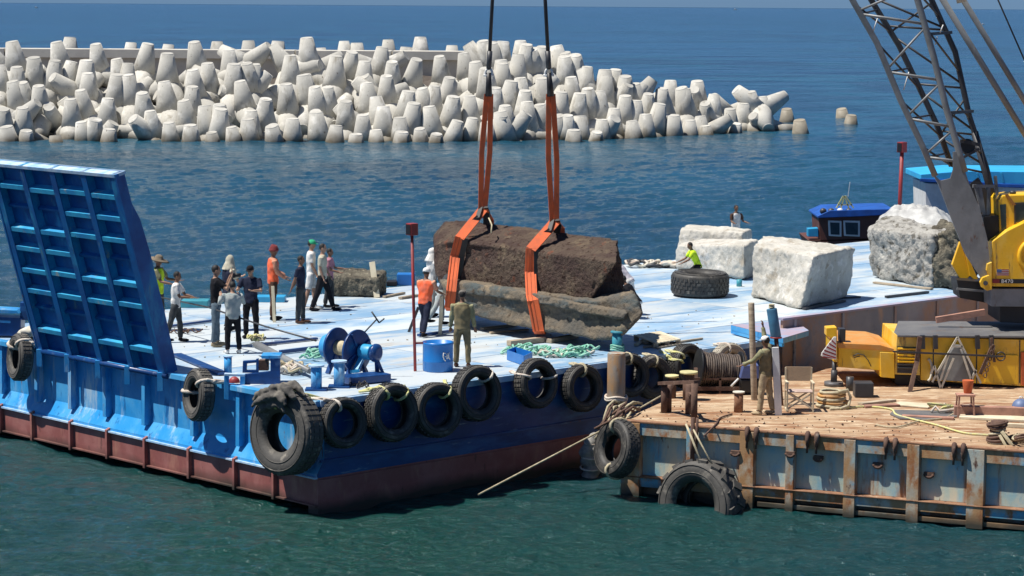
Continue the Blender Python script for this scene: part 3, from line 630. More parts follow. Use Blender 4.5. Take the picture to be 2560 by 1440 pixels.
def hang():
    nrm = -BV; G = 'tyres hung along the shaded side of the blue barge'
    L_ = [(857, 1057, .52, 'plain', .25, 'black tyre tied with one white strap, next right of the giant corner tyre', m_ropeW, [((-.5, 0, 1), -.5)]),
          (977, 1031, .61, 'truck', .1, 'black chunky-tread tyre lashed with yellow rope, third from the barge corner', m_ropeY, [((-.6, 0, 1), -.5), ((.9, 0, .9), .7)]),
          (1090, 1025, .58, 'truck', .35, 'narrow-looking black tyre lashed with yellow rope left of the khaki man', m_ropeY, [((.7, 0, .9), .6)]),
          (1190, 983, .60, 'plain', .15, 'black ribbed tyre hung high on the deck edge below the khaki man', m_ropeW, [((.8, 0, .8), .5)]),
          (1340, 958, .55, 'plain', -.05, 'black tyre standing above the deck edge beside the blue tray, white straps both sides', m_ropeW, [((-.9, 0, .25), -.4), ((.9, 0, .25), .4)]),
          (1455, 970, .53, 'plain', .15, 'black tyre left of the rusty mooring pile with one loop over its top', m_rope, [((0, 0, 1), 0)]),
          (1572, 938, .50, 'plain', .5, 'black tyre mostly hidden behind the rusty mooring pile', m_rope, [((0, 0, 1), 0)]),
          (1630, 943, .50, 'grey', .35, 'grey-sided tyre just right of the rusty mooring pile', m_rope, [((.2, 0, 1), .1)]),
          (1717, 915, .52, 'truck', -.1, 'black tyre with a frayed yellow rope bundle, above the yellow-capped bitts', m_ropeY, [((-.9, 0, .2), -.5), ((-.8, 0, .5), -.3)]),
          (1822, 912, .52, 'white', .3, 'bleached cream tyre behind the cable reel', m_ropeW, [((-.2, 0, 1), -.1)])]
    for px, py, R, k, tw, lb, rm, ends in L_:
        hw = .15 * R / .52 + .01
        c = onb(px, py, -hw - .05 - .2 * abs(math.sin(tw)) * R); ax = Matrix.Rotation(-.04 - tw * .35, 3, 'Z') @ (nrm + Vector((0, 0, .12)))
        t = tyre(k, c, ax, R, lb, G, random.uniform(0, 6))
        lash(t, R, hw, [(d, c + BU * da + Vector((0, 0, DK + .04 - c.z)) - nrm * (hw + .25)) for d, da in ends], rm)
    G2 = 'tyres hung on the lit bow of the blue barge'
    for px, py, R, k, tw, lb, ends in [(50, 893, .55, 'grey', -.25, 'grey-brown tyre tied with cream straps at the far left of the bow', [((-1, 0, .45), -.5), ((1, 0, .6), .5)]),
            (497, 987, .56, 'grey', -.25, 'grey-brown tyre hanging on the bow just right of the raised ramp', [((-1, 0, .1), -.6), ((1, 0, .35), .6)])]:
        c = ona(px, py, -.27); t = tyre(k, c, Matrix.Rotation(tw, 3, 'Z') @ (-BU + Z * .1), R, lb, G2, .5)
        lash(t, R, .17, [(d, c - BV * da + Z * (DK + .02 - c.z) + BU * .25) for d, da in ends], m_ropeW, .03)
    c = ona(716, 1080, -.42); t = tyre('big', c, Matrix.Rotation(-.02, 3, 'Z') @ (-BU - BV * .12 + Z * .08), .88, 'giant worn loader tyre hanging at the corner of the blue barge', None, 0)
    lash(t, .88, .27, [((-.35, 0, 1), c + BU * .5 + Z * (DK - c.z)), ((.3, 0, 1), c + BU * .6 - BV * .3 + Z * (DK - c.z))], m_ropeY, .03)
    # crumpled rubber flap folded over the tyre's top
    mb = MB(); cc = c + Z * .62
    for rr, dd in ((.60, -.30), (.78, -.36), (.94, -.22), (.97, .05)):
        mb.tube([c + Vector((BV.x * -math.sin(a), BV.y * -math.sin(a), math.cos(a))) * (rr + .04 * math.sin(a * 5)) + BU * dd for a in np.linspace(-.95, .62, 9)], [.04, .08, .10, .08, .11, .08, .10, .08, .05], 9)
    me = remesh(mb, .03, lambda p, n: .045 * fbm(p, 4, 3.5) - .03 * abs(noise.noise(p * 6))); me.transform(Matrix.Translation(-c)); 
    f = put(me, 'folded_flap', M('grey_flap', (.16, .145, .12), .85, col2=(.07, .065, .06), scale=3, bump=.4)); f.parent = t; f.matrix_parent_inverse = (Matrix.Translation(c) @ t.rotation_quaternion.to_matrix().to_4x4() @ Matrix.Diagonal((*t.scale, 1))).inverted(); f.location = c
    # tyre lying flat on deck, half-sunk tractor tyre and the one at the pontoon corner
    c = P(1755, 748, DK); c = Vector((c.x, c.y, DK)) + Vector((0, .8, .345))
    tyre('loader', c, (0.02, -.02, 1), .81, 'large deep-treaded tyre lying flat on deck before the man in lime', None, .3, 1.25)
hang()

# ================================================================ STONES
def stone_mesh(shells, vox=.05, amp=.05, sc=1.6, seed=0, fine=.02):
    mb = MB()
    for st in shells:                            # each shell: list of equal-length rings
        n = len(st[0]); vs = [p for r in st for p in r]; fs = []
        for i in range(len(st) - 1):
            for k in range(n): l = (k + 1) % n; fs.append((i * n + k, i * n + l, (i + 1) * n + l, (i + 1) * n + k))
        fs += [tuple(range(n))[::-1], tuple((len(st) - 1) * n + k for k in range(n))]
        mb.add(vs, fs)
    off = Vector((seed * 7.3, seed * 3.1, 0))
    def disp(p, n):
        f = fbm(p + off, 4, sc); r = 1 - abs(noise.noise((p + off) * sc * 2.2)) * 2
        pits = max(0, noise.noise((p + off) * 7) - .25)
        return amp * f + amp * .3 * r + fine * fbm(p + off, 2, 11) - fine * 3 * pits
    c = sum((Vector(v) for v in mb.v), Vector()) / len(mb.v)
    zb = min(v[2] for v in mb.v); base = Vector((c.x, c.y, zb))
    me = remesh(mb, vox, None, off=base)
    # relax the sharp hexahedron edges, then roughen
    import bmesh
    bm = bmesh.new(); bm.from_mesh(me)
    for _ in range(3): bmesh.ops.smooth_vert(bm, verts=bm.verts, factor=.5, use_axis_x=True, use_axis_y=True, use_axis_z=True)
    bm.normal_update()
    no = [v.normal.copy() for v in bm.verts]
    for v, q in zip(bm.verts, no): v.co += q * disp(v.co, q)
    bm.to_mesh(me); bm.free(); me.update()
    return me, base
def hexrings(c8):                                # bottom4, top4 -> two rings
    return [[Vector(p) for p in c8[:4]], [Vector(p) for p in c8[4:]]]
def vis_stone(front, depth, Yf, Yb, name, mat, label, group=None, **k):
    """outline seen from the front at distance Yf, back outline at Yb"""
    f = [PD(x, y, Yf if not isinstance(Yf, (list, tuple)) else Yf[i]) for i, (x, y) in enumerate(front)]
    b = [PD(x, y, Yb if not isinstance(Yb, (list, tuple)) else Yb[i]) for i, (x, y) in enumerate(depth)]
    me, base = stone_mesh([[f, b]], **k); o = put(me, name, mat, None, base); tag(o, label, 'stone block', group); return o
def deckY(px, py): return P(px, py, DK).y
def corner_stone(bot, top, mat, label, group, seed, **k):
    """bottom corner pixels on the deck (4, in order) and the pixel height of each top corner above its foot"""
    lo = [P(x, y, DK + .03) for x, y in bot]; hi = []
    for p, (x, y) in zip(lo, top): hi.append(PD(x, y, p.y))
    me, base = stone_mesh([[lo, hi]], seed=seed, **k); o = put(me, 'stone_block', mat, None, base); tag(o, label, 'stone block', group); return o
corner_stone([(1878, 742), (2000, 772), (2120, 742), (1998, 722)], [(1885, 612), (2035, 640), (2140, 617), (1905, 588)], m_white, 'largest pale limestone block with one sunlit and one shaded face, near the pink coaming', 'pale stone blocks on the deck', 3, vox=.05, amp=.06, fine=.014)
corner_stone([(1690, 672), (1860, 700), (1892, 688), (1770, 664)], [(1690, 612), (1862, 612), (1896, 598), (1760, 598)], m_white, 'low pale limestone block in front of the pair behind the man in lime', 'pale stone blocks on the deck', 5, vox=.05, amp=.05, fine=.014)
corner_stone([(1690, 655), (1850, 672), (1884, 655), (1740, 640)], [(1700, 572), (1860, 580), (1878, 572), (1720, 562)], m_white, 'rear limestone block of the pair, taller with a rounded top edge', 'pale stone blocks on the deck', 9, vox=.05, amp=.05, fine=.014)
corner_stone([(2180, 692), (2330, 718), (2385, 708), (2250, 676)], [(2168, 572), (2330, 590), (2385, 570), (2215, 540)], m_grey, 'bulky grey rough stone block partly draped with a tarp', 'pale stone blocks on the deck', 12, vox=.05, amp=.09, fine=.025)
corner_stone([(2315, 714), (2398, 724), (2440, 702), (2345, 696)], [(2332, 590), (2396, 566), (2435, 560), (2352, 552)], m_dark, 'dark jagged rock between the grey block and the crane', None, 21, vox=.05, amp=.20, fine=.06)
corner_stone([(820, 738), (945, 742), (966, 732), (850, 722)], [(822, 690), (945, 696), (967, 678), (850, 668)], m_dark, 'low rough brown-grey block with the leaning board', None, 30, vox=.04, amp=.06, fine=.03)

# ---------------------------------------------------------------- the hoisted block
def hoisted():
    def PQ(x, y, o): return PD(x, y, 57.0 + (1500 - x) * .0105 + o)     # the block hangs turned: its left end is farther away
    up_f = [PQ(1100, 708, 0), PQ(1340, 745, 0), PQ(1478, 752, 0), PQ(1545, 655, 0), PQ(1345, 629, 0 - .05), PQ(1136, 604, 0), PQ(1086, 612, 0 + .3), PQ(1088, 680, 0 + .2)]
    up_b = [PQ(1110, 690, 1.8), PQ(1340, 720, 1.8), PQ(1566, 745, 1.8), PQ(1546, 598, 1.8 - .1), PQ(1345, 572, 1.8), PQ(1160, 549, 1.8), PQ(1112, 552, 1.8), PQ(1084, 585, 1.8)]
    lo_f = [PQ(1120, 775, 0 - .55), PQ(1345, 825, 0 - .6), PQ(1490, 850, 0 - .6), PQ(1545, 848, 0 - .5), PQ(1608, 785, 0 - .2), PQ(1582, 730, 0), PQ(1560, 733, 0 - .2), PQ(1478, 752, 0 - .45), PQ(1340, 728, 0 - .5), PQ(1155, 704, 0 - .5), PQ(1100, 700, 0 - .1)]
    lo_b = [PQ(1125, 765, 1.8), PQ(1345, 800, 1.8), PQ(1490, 820, 1.8), PQ(1550, 825, 1.8), PQ(1600, 775, 1.8), PQ(1580, 728, 1.8), PQ(1555, 730, 1.8), PQ(1478, 740, 1.8), PQ(1340, 715, 1.8), PQ(1155, 690, 1.8), PQ(1095, 692, 1.8)]
    me, base = stone_mesh([[up_f, up_b]], vox=.04, amp=.022, seed=2, fine=.018)
    t = thing('carved_stone_block', 'huge dark brown stone block hoisted in two orange slings above the deck', 'stone block', base)
    put(me, 'upper_block', m_brown, t)
    # slab: lip band proud of the lower face
    me2, b2 = stone_mesh([[lo_f, lo_b]], vox=.045, amp=.045, seed=4, fine=.016)
    put(me2, 'lower_slab', m_slab, t, b2 - base)
    lip_f = [PQ(1150, 732, 0 - .68), PQ(1340, 758, 0 - .74), PQ(1450, 782, 0 - .72), PQ(1560, 800, 0 - .55), PQ(1572, 780, 0 - .45), PQ(1450, 758, 0 - .66), PQ(1340, 733, 0 - .68), PQ(1160, 707, 0 - .6)]
    lip_b = [p + Vector((0, .5, 0)) for p in lip_f]
    me3, b3 = stone_mesh([[lip_f, lip_b]], vox=.04, amp=.03, seed=6, fine=.02); put(me3, 'slab_lip', m_slab, t, b3 - base)
    # orange webbing
    def ribbon(pts, wdir, wd, th, name, mat, par):
        mb = MB()
        for p, q in zip(pts, pts[1:]):
            p, q = Vector(p), Vector(q); d = (q - p).normalized(); wv = (Vector(wdir) - d * Vector(wdir).dot(d)).normalized(); nn = d.cross(wv)
            e = d * th * .5
            mb.hexa([p - e + wv * s * wd / 2 + nn * k * th / 2 for s, k in ((-1, -1), (1, -1), (1, 1), (-1, 1))] + [q + e + wv * s * wd / 2 + nn * k * th / 2 for s, k in ((-1, -1), (1, -1), (1, 1), (-1, 1))])
        return mb.build(name, mat, par)
    S = [dict(j=(1207, 524), ridge=(1150, 594), mid=(1138, 640), foot=(1131, 700), foot2=(1128, 728), bot=(1124, 768), back=(1222, 545), shk=(1222, 182), pad=(1222, 236), wire=(1231, 0), wd=.25,
              lab='orange web sling round the left end of the hoisted block'),
         dict(j=(1386, 556), ridge=(1328, 622), mid=(1326, 680), foot=(1329, 738), foot2=(1332, 752), bot=(1346, 826), back=(1398, 566), shk=(1372, 182), pad=(1377, 236), wire=(1363, 0), wd=.27,
              lab='orange web sling round the middle of the hoisted block')]
    for s in S:
        J = PQ(*s['j'], .9); YM = J.y
        t = thing('lifting_sling', s['lab'], 'sling', J, 'orange slings lifting the block')
        e = .10
        loop = [J, PQ(*s['ridge'], 0 - e - .08), PQ(*s['mid'], 0 - e - .06), PQ(*s['foot'], 0 - .66), PQ(*s['foot2'], 0 - .85), PQ(*s['bot'], 0 - .78), PQ(s['bot'][0] + 4, s['bot'][1] + 8, 0 - .5), PQ(s['bot'][0] + 10, s['bot'][1] - 10, 1.8 + .12), PQ(s['back'][0] + 5, s['back'][1] + 60, 1.8 + .12), PQ(s['back'][0], s['back'][1] + 4, 1.8 + .05), J]
        ribbon(loop, (1, -.15, 0), s['wd'], .025, 'belt', m_orange, t)
        for sx in (-.36, 0, .36): ribbon([p + Vector((sx * s['wd'], -.017, .008)) for p in loop[1:6]], (1, -.15, 0), .018, .012, 'stitching', m_stitch, t)
        ribbon([PQ(x, y, Yq) for x, y, Yq in [(s['ridge'][0] + 14, s['ridge'][1] + 4, 0 - .06), (s['mid'][0] + 16, s['mid'][1], 0 - .05), (s['foot'][0] + 18, s['foot'][1] - 4, 0 - .05)]], (1, 0, 0), .14, .03, 'chafe_pad', m_black, t)
        ribbon([J + Vector((-.05, 0, .04)), J + Vector((-.12, -.2, -.18)), PQ(s['ridge'][0] + 14, s['ridge'][1] - 22, 0 + .35)], (1, -.3, .4), .12, .04, 'chafe_pad', m_black, t)
        ribbon([J + Vector((.05, 0, .05)), J + Vector((.10, .25, -.10)), PQ(s['back'][0] - 6, s['back'][1] + 14, 1.8 - .5)], (1, -.3, .2), .16, .05, 'chafe_pad', m_black, t)
        K = PD(*s['pad'], YM)
        for sx in (-1, 1):
            ribbon([J + Vector((sx * .05, 0, 0)), J + (K - J) * .5 + Vector((sx * .10, sx * .05, 0)), K + Vector((sx * .05, 0, 0))], (1, .25, 0), .13, .02, 'strop', m_orange, t)
        # black sleeve, shackle ring, wire
        mb = MB(); mb.tube([K + Vector((0, 0, -.05)), K + (PD(*s['shk'], YM) - K) * .5, PD(*s['shk'], YM)], [.09, .075, .06], 10); mb.build('sleeve', m_black, t)
        sh = PD(*s['shk'], YM); mb = MB(); mb.tube([sh + Vector((.085 * math.cos(a), 0, .10 * math.sin(a))) for a in np.linspace(0, 2 * PI, 17)[:-1]], .028, 8, closed=True)
        mb.cyl(sh + Vector((-.13, 0, -.06)), sh + Vector((.13, 0, -.06)), .03, 8); mb.build('shackle', m_whitep, t)
        wtop = PD(s['wire'][0], s['wire'][1], YM); wv = (wtop - sh); mb = MB(); mb.tube([sh + Vector((0, 0, .08)), wtop, sh + wv * 3.0], .045, 8); mb.build('wire', m_wire, t)
        mb = MB(); mb.tube([sh + Vector((0, 0, .1)), sh + wv * .30], .065, 8); mb.build('ferrule', m_cdark, t)
    mb = MB(); a = PQ(1222, 545, .5); mb.tube([a, a + Vector((.08, -.25, -.15)), PQ(1228, 582, .1)], .02, 6); o = mb.build('rope_tail', m_rope, at=a); tag(o, 'short frayed rope tail dangling from the left sling knot', 'rope')
hoisted()

# ================================================================ PEOPLE
def person(px, py, z, yaw, label, top=None, H=1.72, arms=((8, 8, 15), (8, 8, 15)), legs=((6, 4, 4), (-6, 4, 4)), lean=0, shirt='white', pants='black', sleeves='short', shorts=False,
           hat=None, hatm=None, vest=None, vestm=None, skin=None, headyaw=0, nod=8, pos=None, shoes='black', group=None, held=None, hair=True, zoff=0):
    """yaw: heading in degrees, 0 faces away from the camera, 90 faces left, -90 faces right; arms/legs (forward, outward, bend) in degrees"""
    skin = skin or m_skin
    g = Vector(pos) if pos is not None else P(px, py, z)
    if top is not None: H = min(1.9, max(1.5, (PD(px, top, g.y).z - g.z) / math.cos(math.radians(lean * .4))))
    r = math.radians; Lr = r(lean)
    hipz = .53 * H
    tor = Vector((0, math.sin(Lr), math.cos(Lr)))
    hip = Vector((0, 0, hipz)); chest = hip + tor * .22 * H; sh = hip + tor * .29 * H; neck = hip + tor * .33 * H
    nd = r(lean * .6 + nod); hd = neck + Vector((0, math.sin(nd), math.cos(nd))) * .075 * H
    def leg(s, a):
        f, o, k = map(r, a); h = hip + Vector((s * .052 * H, 0, -.01 * H))
        d1 = Vector((s * math.sin(o), math.sin(f) * math.cos(o), -math.cos(f) * math.cos(o))); kn = h + d1 * .245 * H
        d2 = Vector((s * math.sin(o) * .3, math.sin(f - k), -math.cos(f - k))).normalized(); an = kn + d2 * .24 * H
        return h, kn, an
    def arm(s, a):
        f, o, e = map(r, a[:3]); inn = r(a[3]) if len(a) > 3 else 0; S_ = sh + Vector((s * .108 * H, 0, -.01 * H))
        d1 = Vector((s * math.sin(o), math.sin(f) * math.cos(o), -math.cos(f) * math.cos(o))); el = S_ + d1 * .17 * H
        d2 = Vector((s * (math.sin(o) * .5) - s * math.sin(inn), math.sin(f + e), -math.cos(f + e))).normalized(); wr = el + d2 * .145 * H
        return S_, el, wr, d2
    LG = [leg(-1, legs[0]), leg(1, legs[1])]; AR = [arm(-1, arms[0]), arm(1, arms[1])]
    low = min(l[2].z for l in LG) - .045 * H
    up_ = Vector((0, 0, -low)); 
    t = thing('person', label, 'person', g + Vector((0, 0, zoff)), group); t.rotation_euler = (0, 0, r(yaw))
    def sub(pts, q=3):
        out = []
        for a, b_ in zip(pts, pts[1:]): out += [a.lerp(b_, i / q) for i in range(q)]
        return out + [pts[-1]]
    # body
    mb = MB()
    for (h, kn, an) in LG:
        mb.tube([h + up_, h.lerp(kn, .5) + up_, kn + up_, kn.lerp(an, .35) + up_, an + up_], [.05 * H, .045 * H, .031 * H, .031 * H, .022 * H], 10); mb.ell(kn + up_, .031 * H, n=8, m=6)
        ft = an + up_ + Vector((0, .045 * H, -.02 * H)); mb.ell(ft, (.026 * H, .075 * H, .022 * H), n=10, m=6)
    for i, (S_, el, wr, d2) in enumerate(AR):
        mb.tube([S_ + up_, S_.lerp(el, .5) + up_, el + up_, el.lerp(wr, .4) + up_, wr + up_], [.028 * H, .026 * H, .021 * H, .021 * H, .0145 * H], 10); mb.ell(el + up_, .0212 * H, n=8, m=6)
        # palm, four fingers of different lengths, thumb from the side
        side = Vector((0, 0, 1)).cross(d2); side = side.normalized() if side.length > .2 else Vector((1, 0, 0)); nrm = d2.cross(side).normalized()
        pc = wr + d2 * .028 * H + up_; Rm = Matrix((side, nrm, d2)).transposed(); mb.ell(pc, (.022 * H, .011 * H, .030 * H), Rm, 8, 6)
        sg = 1 if i else -1
        for k, ln in enumerate((.040, .046, .043, .034)):
            b0 = pc + d2 * .022 * H + side * (k - 1.5) * .0115 * H; b1 = b0 + (d2 + nrm * .25).normalized() * ln * .5 * H; b2 = b1 + (d2 * .6 + nrm * .8).normalized() * ln * .5 * H
            mb.tube([b0 - d2 * .01 * H, b1, b2], [.0062 * H, .0058 * H, .005 * H], 6)
        th = pc - side * .018 * H - d2 * .008 * H; mb.tube([th, th - side * .014 * H + d2 * .014 * H, th - side * .014 * H + d2 * .032 * H + nrm * .008 * H], [.008 * H, .0065 * H, .0055 * H], 6)
    X = Vector((1, 0, 0)); fw = Vector((0, tor.z, -tor.y))
    def tors(mb, k, z0, lst):
        rings = []
        for f, rx, ry in lst:
            c = hip + tor * (f * H) + up_; rings.append([c + X * rx * H * k * math.cos(a) + fw * ry * H * k * math.sin(a) for a in np.linspace(0, 2 * PI, 15)[:-1]])
        n = 14; vs = [p for q in rings for p in q]; fs = []
        for i in range(len(rings) - 1):
            for j in range(n): l = (j + 1) % n; fs.append((i * n + j, i * n + l, (i + 1) * n + l, (i + 1) * n + j))
        mb.add(vs, fs + [tuple(range(n))[::-1], tuple((len(rings) - 1) * n + j for j in range(n))])
    tors(mb, 1, 0, [(-.055, .07, .05), (-.02, .088, .058), (.04, .082, .052), (.10, .078, .05), (.18, .092, .058), (.25, .10, .055), (.29, .09, .045), (.315, .045, .035)])
    mb.tube([neck - tor * .04 * H + up_, hd + up_], .030 * H, 10)
    # head
    hy = r(headyaw); Rh = Matrix.Rotation(hy, 3, 'Z') @ Matrix.Rotation(-nd, 3, 'X'); hc = hd + up_
    mb.ell(hc + Rh @ Vector((0, -.004 * H, .008 * H)), (.043 * H, .053 * H, .058 * H), Rh, 16, 12)
    mb.ell(hc + Rh @ Vector((0, .014 * H, -.030 * H)), (.032 * H, .036 * H, .034 * H), Rh, 12, 8)
    mb.tube([hc + Rh @ Vector((0, .046 * H, .006 * H)), hc + Rh @ Vector((0, .060 * H, -.012 * H))], [.006 * H, .010 * H], 6)
    mb.ell(hc + Rh @ Vector((0, .047 * H, -.030 * H)), (.014 * H, .006 * H, .005 * H), Rh, 8, 6)
    for s in (-1, 1): mb.ell(hc + Rh @ Vector((s * .045 * H, -.002 * H, -.004 * H)), (.006 * H, .012 * H, .016 * H), Rh, 8, 6)
    put(remesh(mb, .0125), 'body', skin, t)
    mb = MB()
    for s in (-1, 1):
        mb.ell(hc + Rh @ Vector((s * .017 * H, .0475 * H, .004 * H)), (.0058 * H, .004 * H, .004 * H), Rh, 6, 5)
    mb.build('eyes', m_black, t, local=True)
    ph = random.random() * 50
    def wr_(amp=.012, sc=9): return lambda p, n: amp * noise.noise(p * sc + Vector((ph, 0, 0))) + amp * .6 * noise.noise(Vector((p.x * 16 + ph, p.y * 16, p.z * 7)))
    # trousers
    mb = MB(); tors(mb, 1.10, 0, [(-.07, .075, .055), (-.02, .092, .062), (.045, .084, .055)])
    for (h, kn, an) in LG:
        if shorts: mb.tube([h + up_, h.lerp(kn, .5) + up_, h.lerp(kn, .9) + up_], [.058 * H, .055 * H, .050 * H], 12)
        else: mb.tube([h + up_, h.lerp(kn, .5) + up_, kn + up_, kn.lerp(an, .5) + up_, kn.lerp(an, .93) + up_], [.058 * H, .053 * H, .042 * H, .039 * H, .036 * H], 12); mb.ell(kn + up_, .042 * H, n=10, m=6)
    put(remesh(mb, .022, wr_()), 'shorts' if shorts else 'trousers', CL[pants], t)
    # shirt
    mb = MB(); ln = -.045 if sleeves != 'robe' else -.22
    tors(mb, 1.13, 0, [(ln, .086, .062), (.02, .085, .058), (.10, .086, .056), (.18, .097, .062), (.25, .104, .058), (.295, .088, .047), (.315, .050, .036)])
    for (S_, el, wr, d2) in AR:
        if sleeves == 'short': mb.tube([S_ + up_ + Vector((0, 0, .01)), S_.lerp(el, .75) + up_], [.041 * H, .036 * H], 10)
        elif sleeves == 'none': mb.ell(S_ + up_, .036 * H, n=10, m=6)
        else:
            e = .95 if sleeves in ('long', 'robe') else .3
            mb.tube([S_ + up_ + Vector((0, 0, .01)), S_.lerp(el, .5) + up_, el + up_, el.lerp(wr, e) + up_], [.041 * H, .037 * H, .032 * H, .027 * H], 10); mb.ell(el + up_, .032 * H, n=8, m=6)
    put(remesh(mb, .022, wr_(.014)), 'shirt', CL[shirt], t)
    if vest:
        mb = MB(); tors(mb, 1.24, 0, [(-.045, .086, .062), (.02, .085, .06), (.10, .086, .058), (.18, .097, .062), (.25, .102, .06), (.30, .075, .047)])
        put(remesh(mb, .024, wr_(.016)), 'vest', CL[vest], t)
    if shoes:
        for (h, kn, an) in LG:
            mb = MB(); c = an + up_; mb.ell(c + Vector((0, .045 * H, -.022 * H)), (.031 * H, .082 * H, .024 * H), n=12, m=6); mb.ell(c + Vector((0, .0, -.008 * H)), (.028 * H, .032 * H, .03 * H), n=10, m=6); mb.build('shoe', CL[shoes], t, local=True)
    if hair and hat not in ('turban', 'hood'):
        mb = MB(); mb.ell(hc + Rh @ Vector((0, -.012 * H, .016 * H)), (.047 * H, .051 * H, .056 * H), Rh, 14, 10); mb.build('hair', m_hair, t, local=True)
    Hm = Matrix.Translation(hc) @ Rh.to_4x4()
    if hat == 'cap' or hat == 'helmet':
        mb = MB(); k = 1.12 if hat == 'helmet' else 1.0
        prof = [(.054, .012), (.054, .03), (.048, .052), (.034, .066), (.012, .073)]
        mb.lathe([(a * H * k, b_ * H * k) for a, b_ in prof], 18, Hm @ Matrix.Diagonal((.93, 1.08, 1, 1)))
        mb.prism([Hm @ Vector((x * H * k, y * H * k, .018 * H)) for x, y in ((-.042, .035), (-.036, .07), (-.018, .088), (.018, .088), (.036, .07), (.042, .035))], (0, 0, .006 * H)); mb.build(hat, hatm or CL['white'], t, local=True)
    elif hat == 'wide':
        mb = MB(); mb.lathe([(.15 * H, .004 * H), (.12 * H, .018 * H), (.058 * H, .026 * H), (.054 * H, .055 * H), (.035 * H, .075 * H), (.01 * H, .078 * H)], 20, Hm @ Matrix.Rotation(-.12, 4, 'X')); mb.build('hat', hatm, t, local=True)
    elif hat == 'turban':
        mb = MB()
        for k in range(5): mb.tube([Hm @ Vector((.047 * H * math.cos(a) * (1 - k * .11), .055 * H * math.sin(a) * (1 - k * .11), (.012 + k * .014 + .008 * math.sin(a + k)) * H)) for a in np.linspace(0, 2 * PI, 19)[:-1]], .016 * H, 8, closed=True)
        mb.ell(Hm @ Vector((0, -.005 * H, .035 * H)), (.045 * H, .05 * H, .04 * H)); put(remesh(mb, .014), 'turban', hatm, t)
    elif hat == 'hood':
        mb = MB(); mb.ell(hc + Rh @ Vector((0, -.010 * H, .008 * H)), (.055 * H, .058 * H, .068 * H), Rh, 14, 10); mb.tube([hc, hc - Vector((0, .02 * H, .13 * H))], [.056 * H, .10 * H], 12); put(remesh(mb, .02, wr_(.01)), 'head_scarf', hatm, t)
    if held: held(t, AR, up_, H)
    return t
def camera_held(t, AR, up_, H):
    p = (AR[0][2] + AR[1][2]) / 2 + up_ + Vector((0, .06, .03)); mb = MB(); mb.box(p, (.15, .09, .11)); mb.build('camera_body', m_black, t, local=True, bev=.01)
    mb = MB(); mb.tube([p, p + Vector((0, .17, 0))], [.045, .05], 14); mb.build('camera_lens', m_black, t, local=True)
UPW = {}
PG = 'people standing on the barge deck'
person(396, 826, DK, -100, 'man in a wide felt hat half hidden by the raised ramp', top=640, shirt='olive', pants='dkgrey', hat='wide', hatm=CL['hatfelt'], vest='lime', group=PG, arms=((35, 5, 50), (30, 5, 50)))
person(440, 855, DK, -95, 'man in a white and blue t-shirt holding things before him, beside the ramp', top=680, shirt='white', pants='dkgrey', group=PG, arms=((30, 6, 45, 10), (25, 6, 60, 10)), legs=((10, 3, 8), (-14, 3, 4)), lean=3)
person(540, 866, DK, -80, 'photographer in black with grey jeans and both arms raised to a camera', top=658, shirt='black', pants='jeans', skin=m_skinL, group=PG, arms=((60, 12, 100, 10), (55, 20, 105, 10)), legs=((3, 4, 2), (-3, 4, 2)), shoes='tan', held=camera_held)
person(572, 826, DK, -60, 'bald man in pale scarf and dark vest standing behind the photographer', top=640, shirt='beige', pants='dkgrey', skin=m_skinL, group=PG, hat='hood', hatm=CL['beige'], vest='navy', arms=((30, 8, 70), (30, 8, 60)), nod=20)
person(583, 884, DK, 20, 'woman in a grey-green jacket with a lilac shirt tail, seen from behind', top=706, shirt='grey', pants='black', sleeves='long', skin=m_skinL, group=PG, arms=((45, 18, 80, 25), (40, 25, 80, 25)), legs=((2, 5, 2), (-2, 5, 3)), shoes='white', nod=20, vest='grey')
person(628, 847, DK, 165, 'stout man in navy t-shirt and black cap, arms folded toward the group', top=665, shirt='navy', pants='black', skin=m_skinL, group=PG, hat='cap', hatm=CL['black'], arms=((25, 22, 70, 40), (25, 22, 70, 40)), legs=((4, 6, 2), (-6, 8, 2)), nod=15)
person(683, 800, DK, -75, 'man in a red turban and orange vest standing with folded hands', top=617, shirt='salmon', pants='brown', sleeves='long', group=PG, hat='turban', hatm=CL['maroon'], vest='orange', arms=((20, 4, 40, 15), (15, 4, 40, 15)), legs=((2, 3, 0), (-3, 3, 0)))
person(752, 808, DK, -100, 'slim man in a dark blue polo facing right, hands behind him', top=641, shirt='navy', pants='dkgrey', group=PG, arms=((-25, 6, -5, 0), (-20, 6, 0)), legs=((3, 3, 2), (-3, 3, 2)), shoes='brown')
person(778, 774, DK, -85, 'man in white shirt and shorts wearing a green and white cap', top=601, shirt='white', pants='white', shorts=True, skin=m_skinL, group=PG, hat='cap', hatm=CL['greenw'], arms=((5, 5, 20), (5, 5, 20)), legs=((8, 3, 2), (-10, 3, 4)), shoes='white')
person(806, 777, DK, -95, 'man in a patterned beige shirt and black trousers striding right', top=607, shirt='beige', pants='black', skin=m_skinL, group=PG, arms=((8, 5, 20), (-4, 5, 25)), legs=((20, 3, 4), (-14, 3, 8)))
person(824, 768, DK, -95, 'person in pink half hidden behind the man in beige', top=622, shirt='pink', pants='dkgrey', group=PG, arms=((25, 5, 60), (15, 5, 60)))
person(1062, 840, DK, -25, 'worker in a bright orange vest and white helmet stepping beside the red post', top=668, shirt='salmon', pants='navy', group=PG, hat='helmet', hatm=CL['white'], vest='orange', arms=((35, 14, 40), (30, 14, 40)), legs=((25, 4, 40), (-22, 4, 6)), lean=6)
person(1077, 812, DK, -60, 'person in a white robe and hood beyond the left end of the hoisted block', top=622, shirt='white', pants='grey', sleeves='robe', hat='hood', hatm=CL['white'], arms=((50, 6, 20), (45, 6, 20)), pos=Vector((*PD(1079, 812, 62.6).xy, DK)))
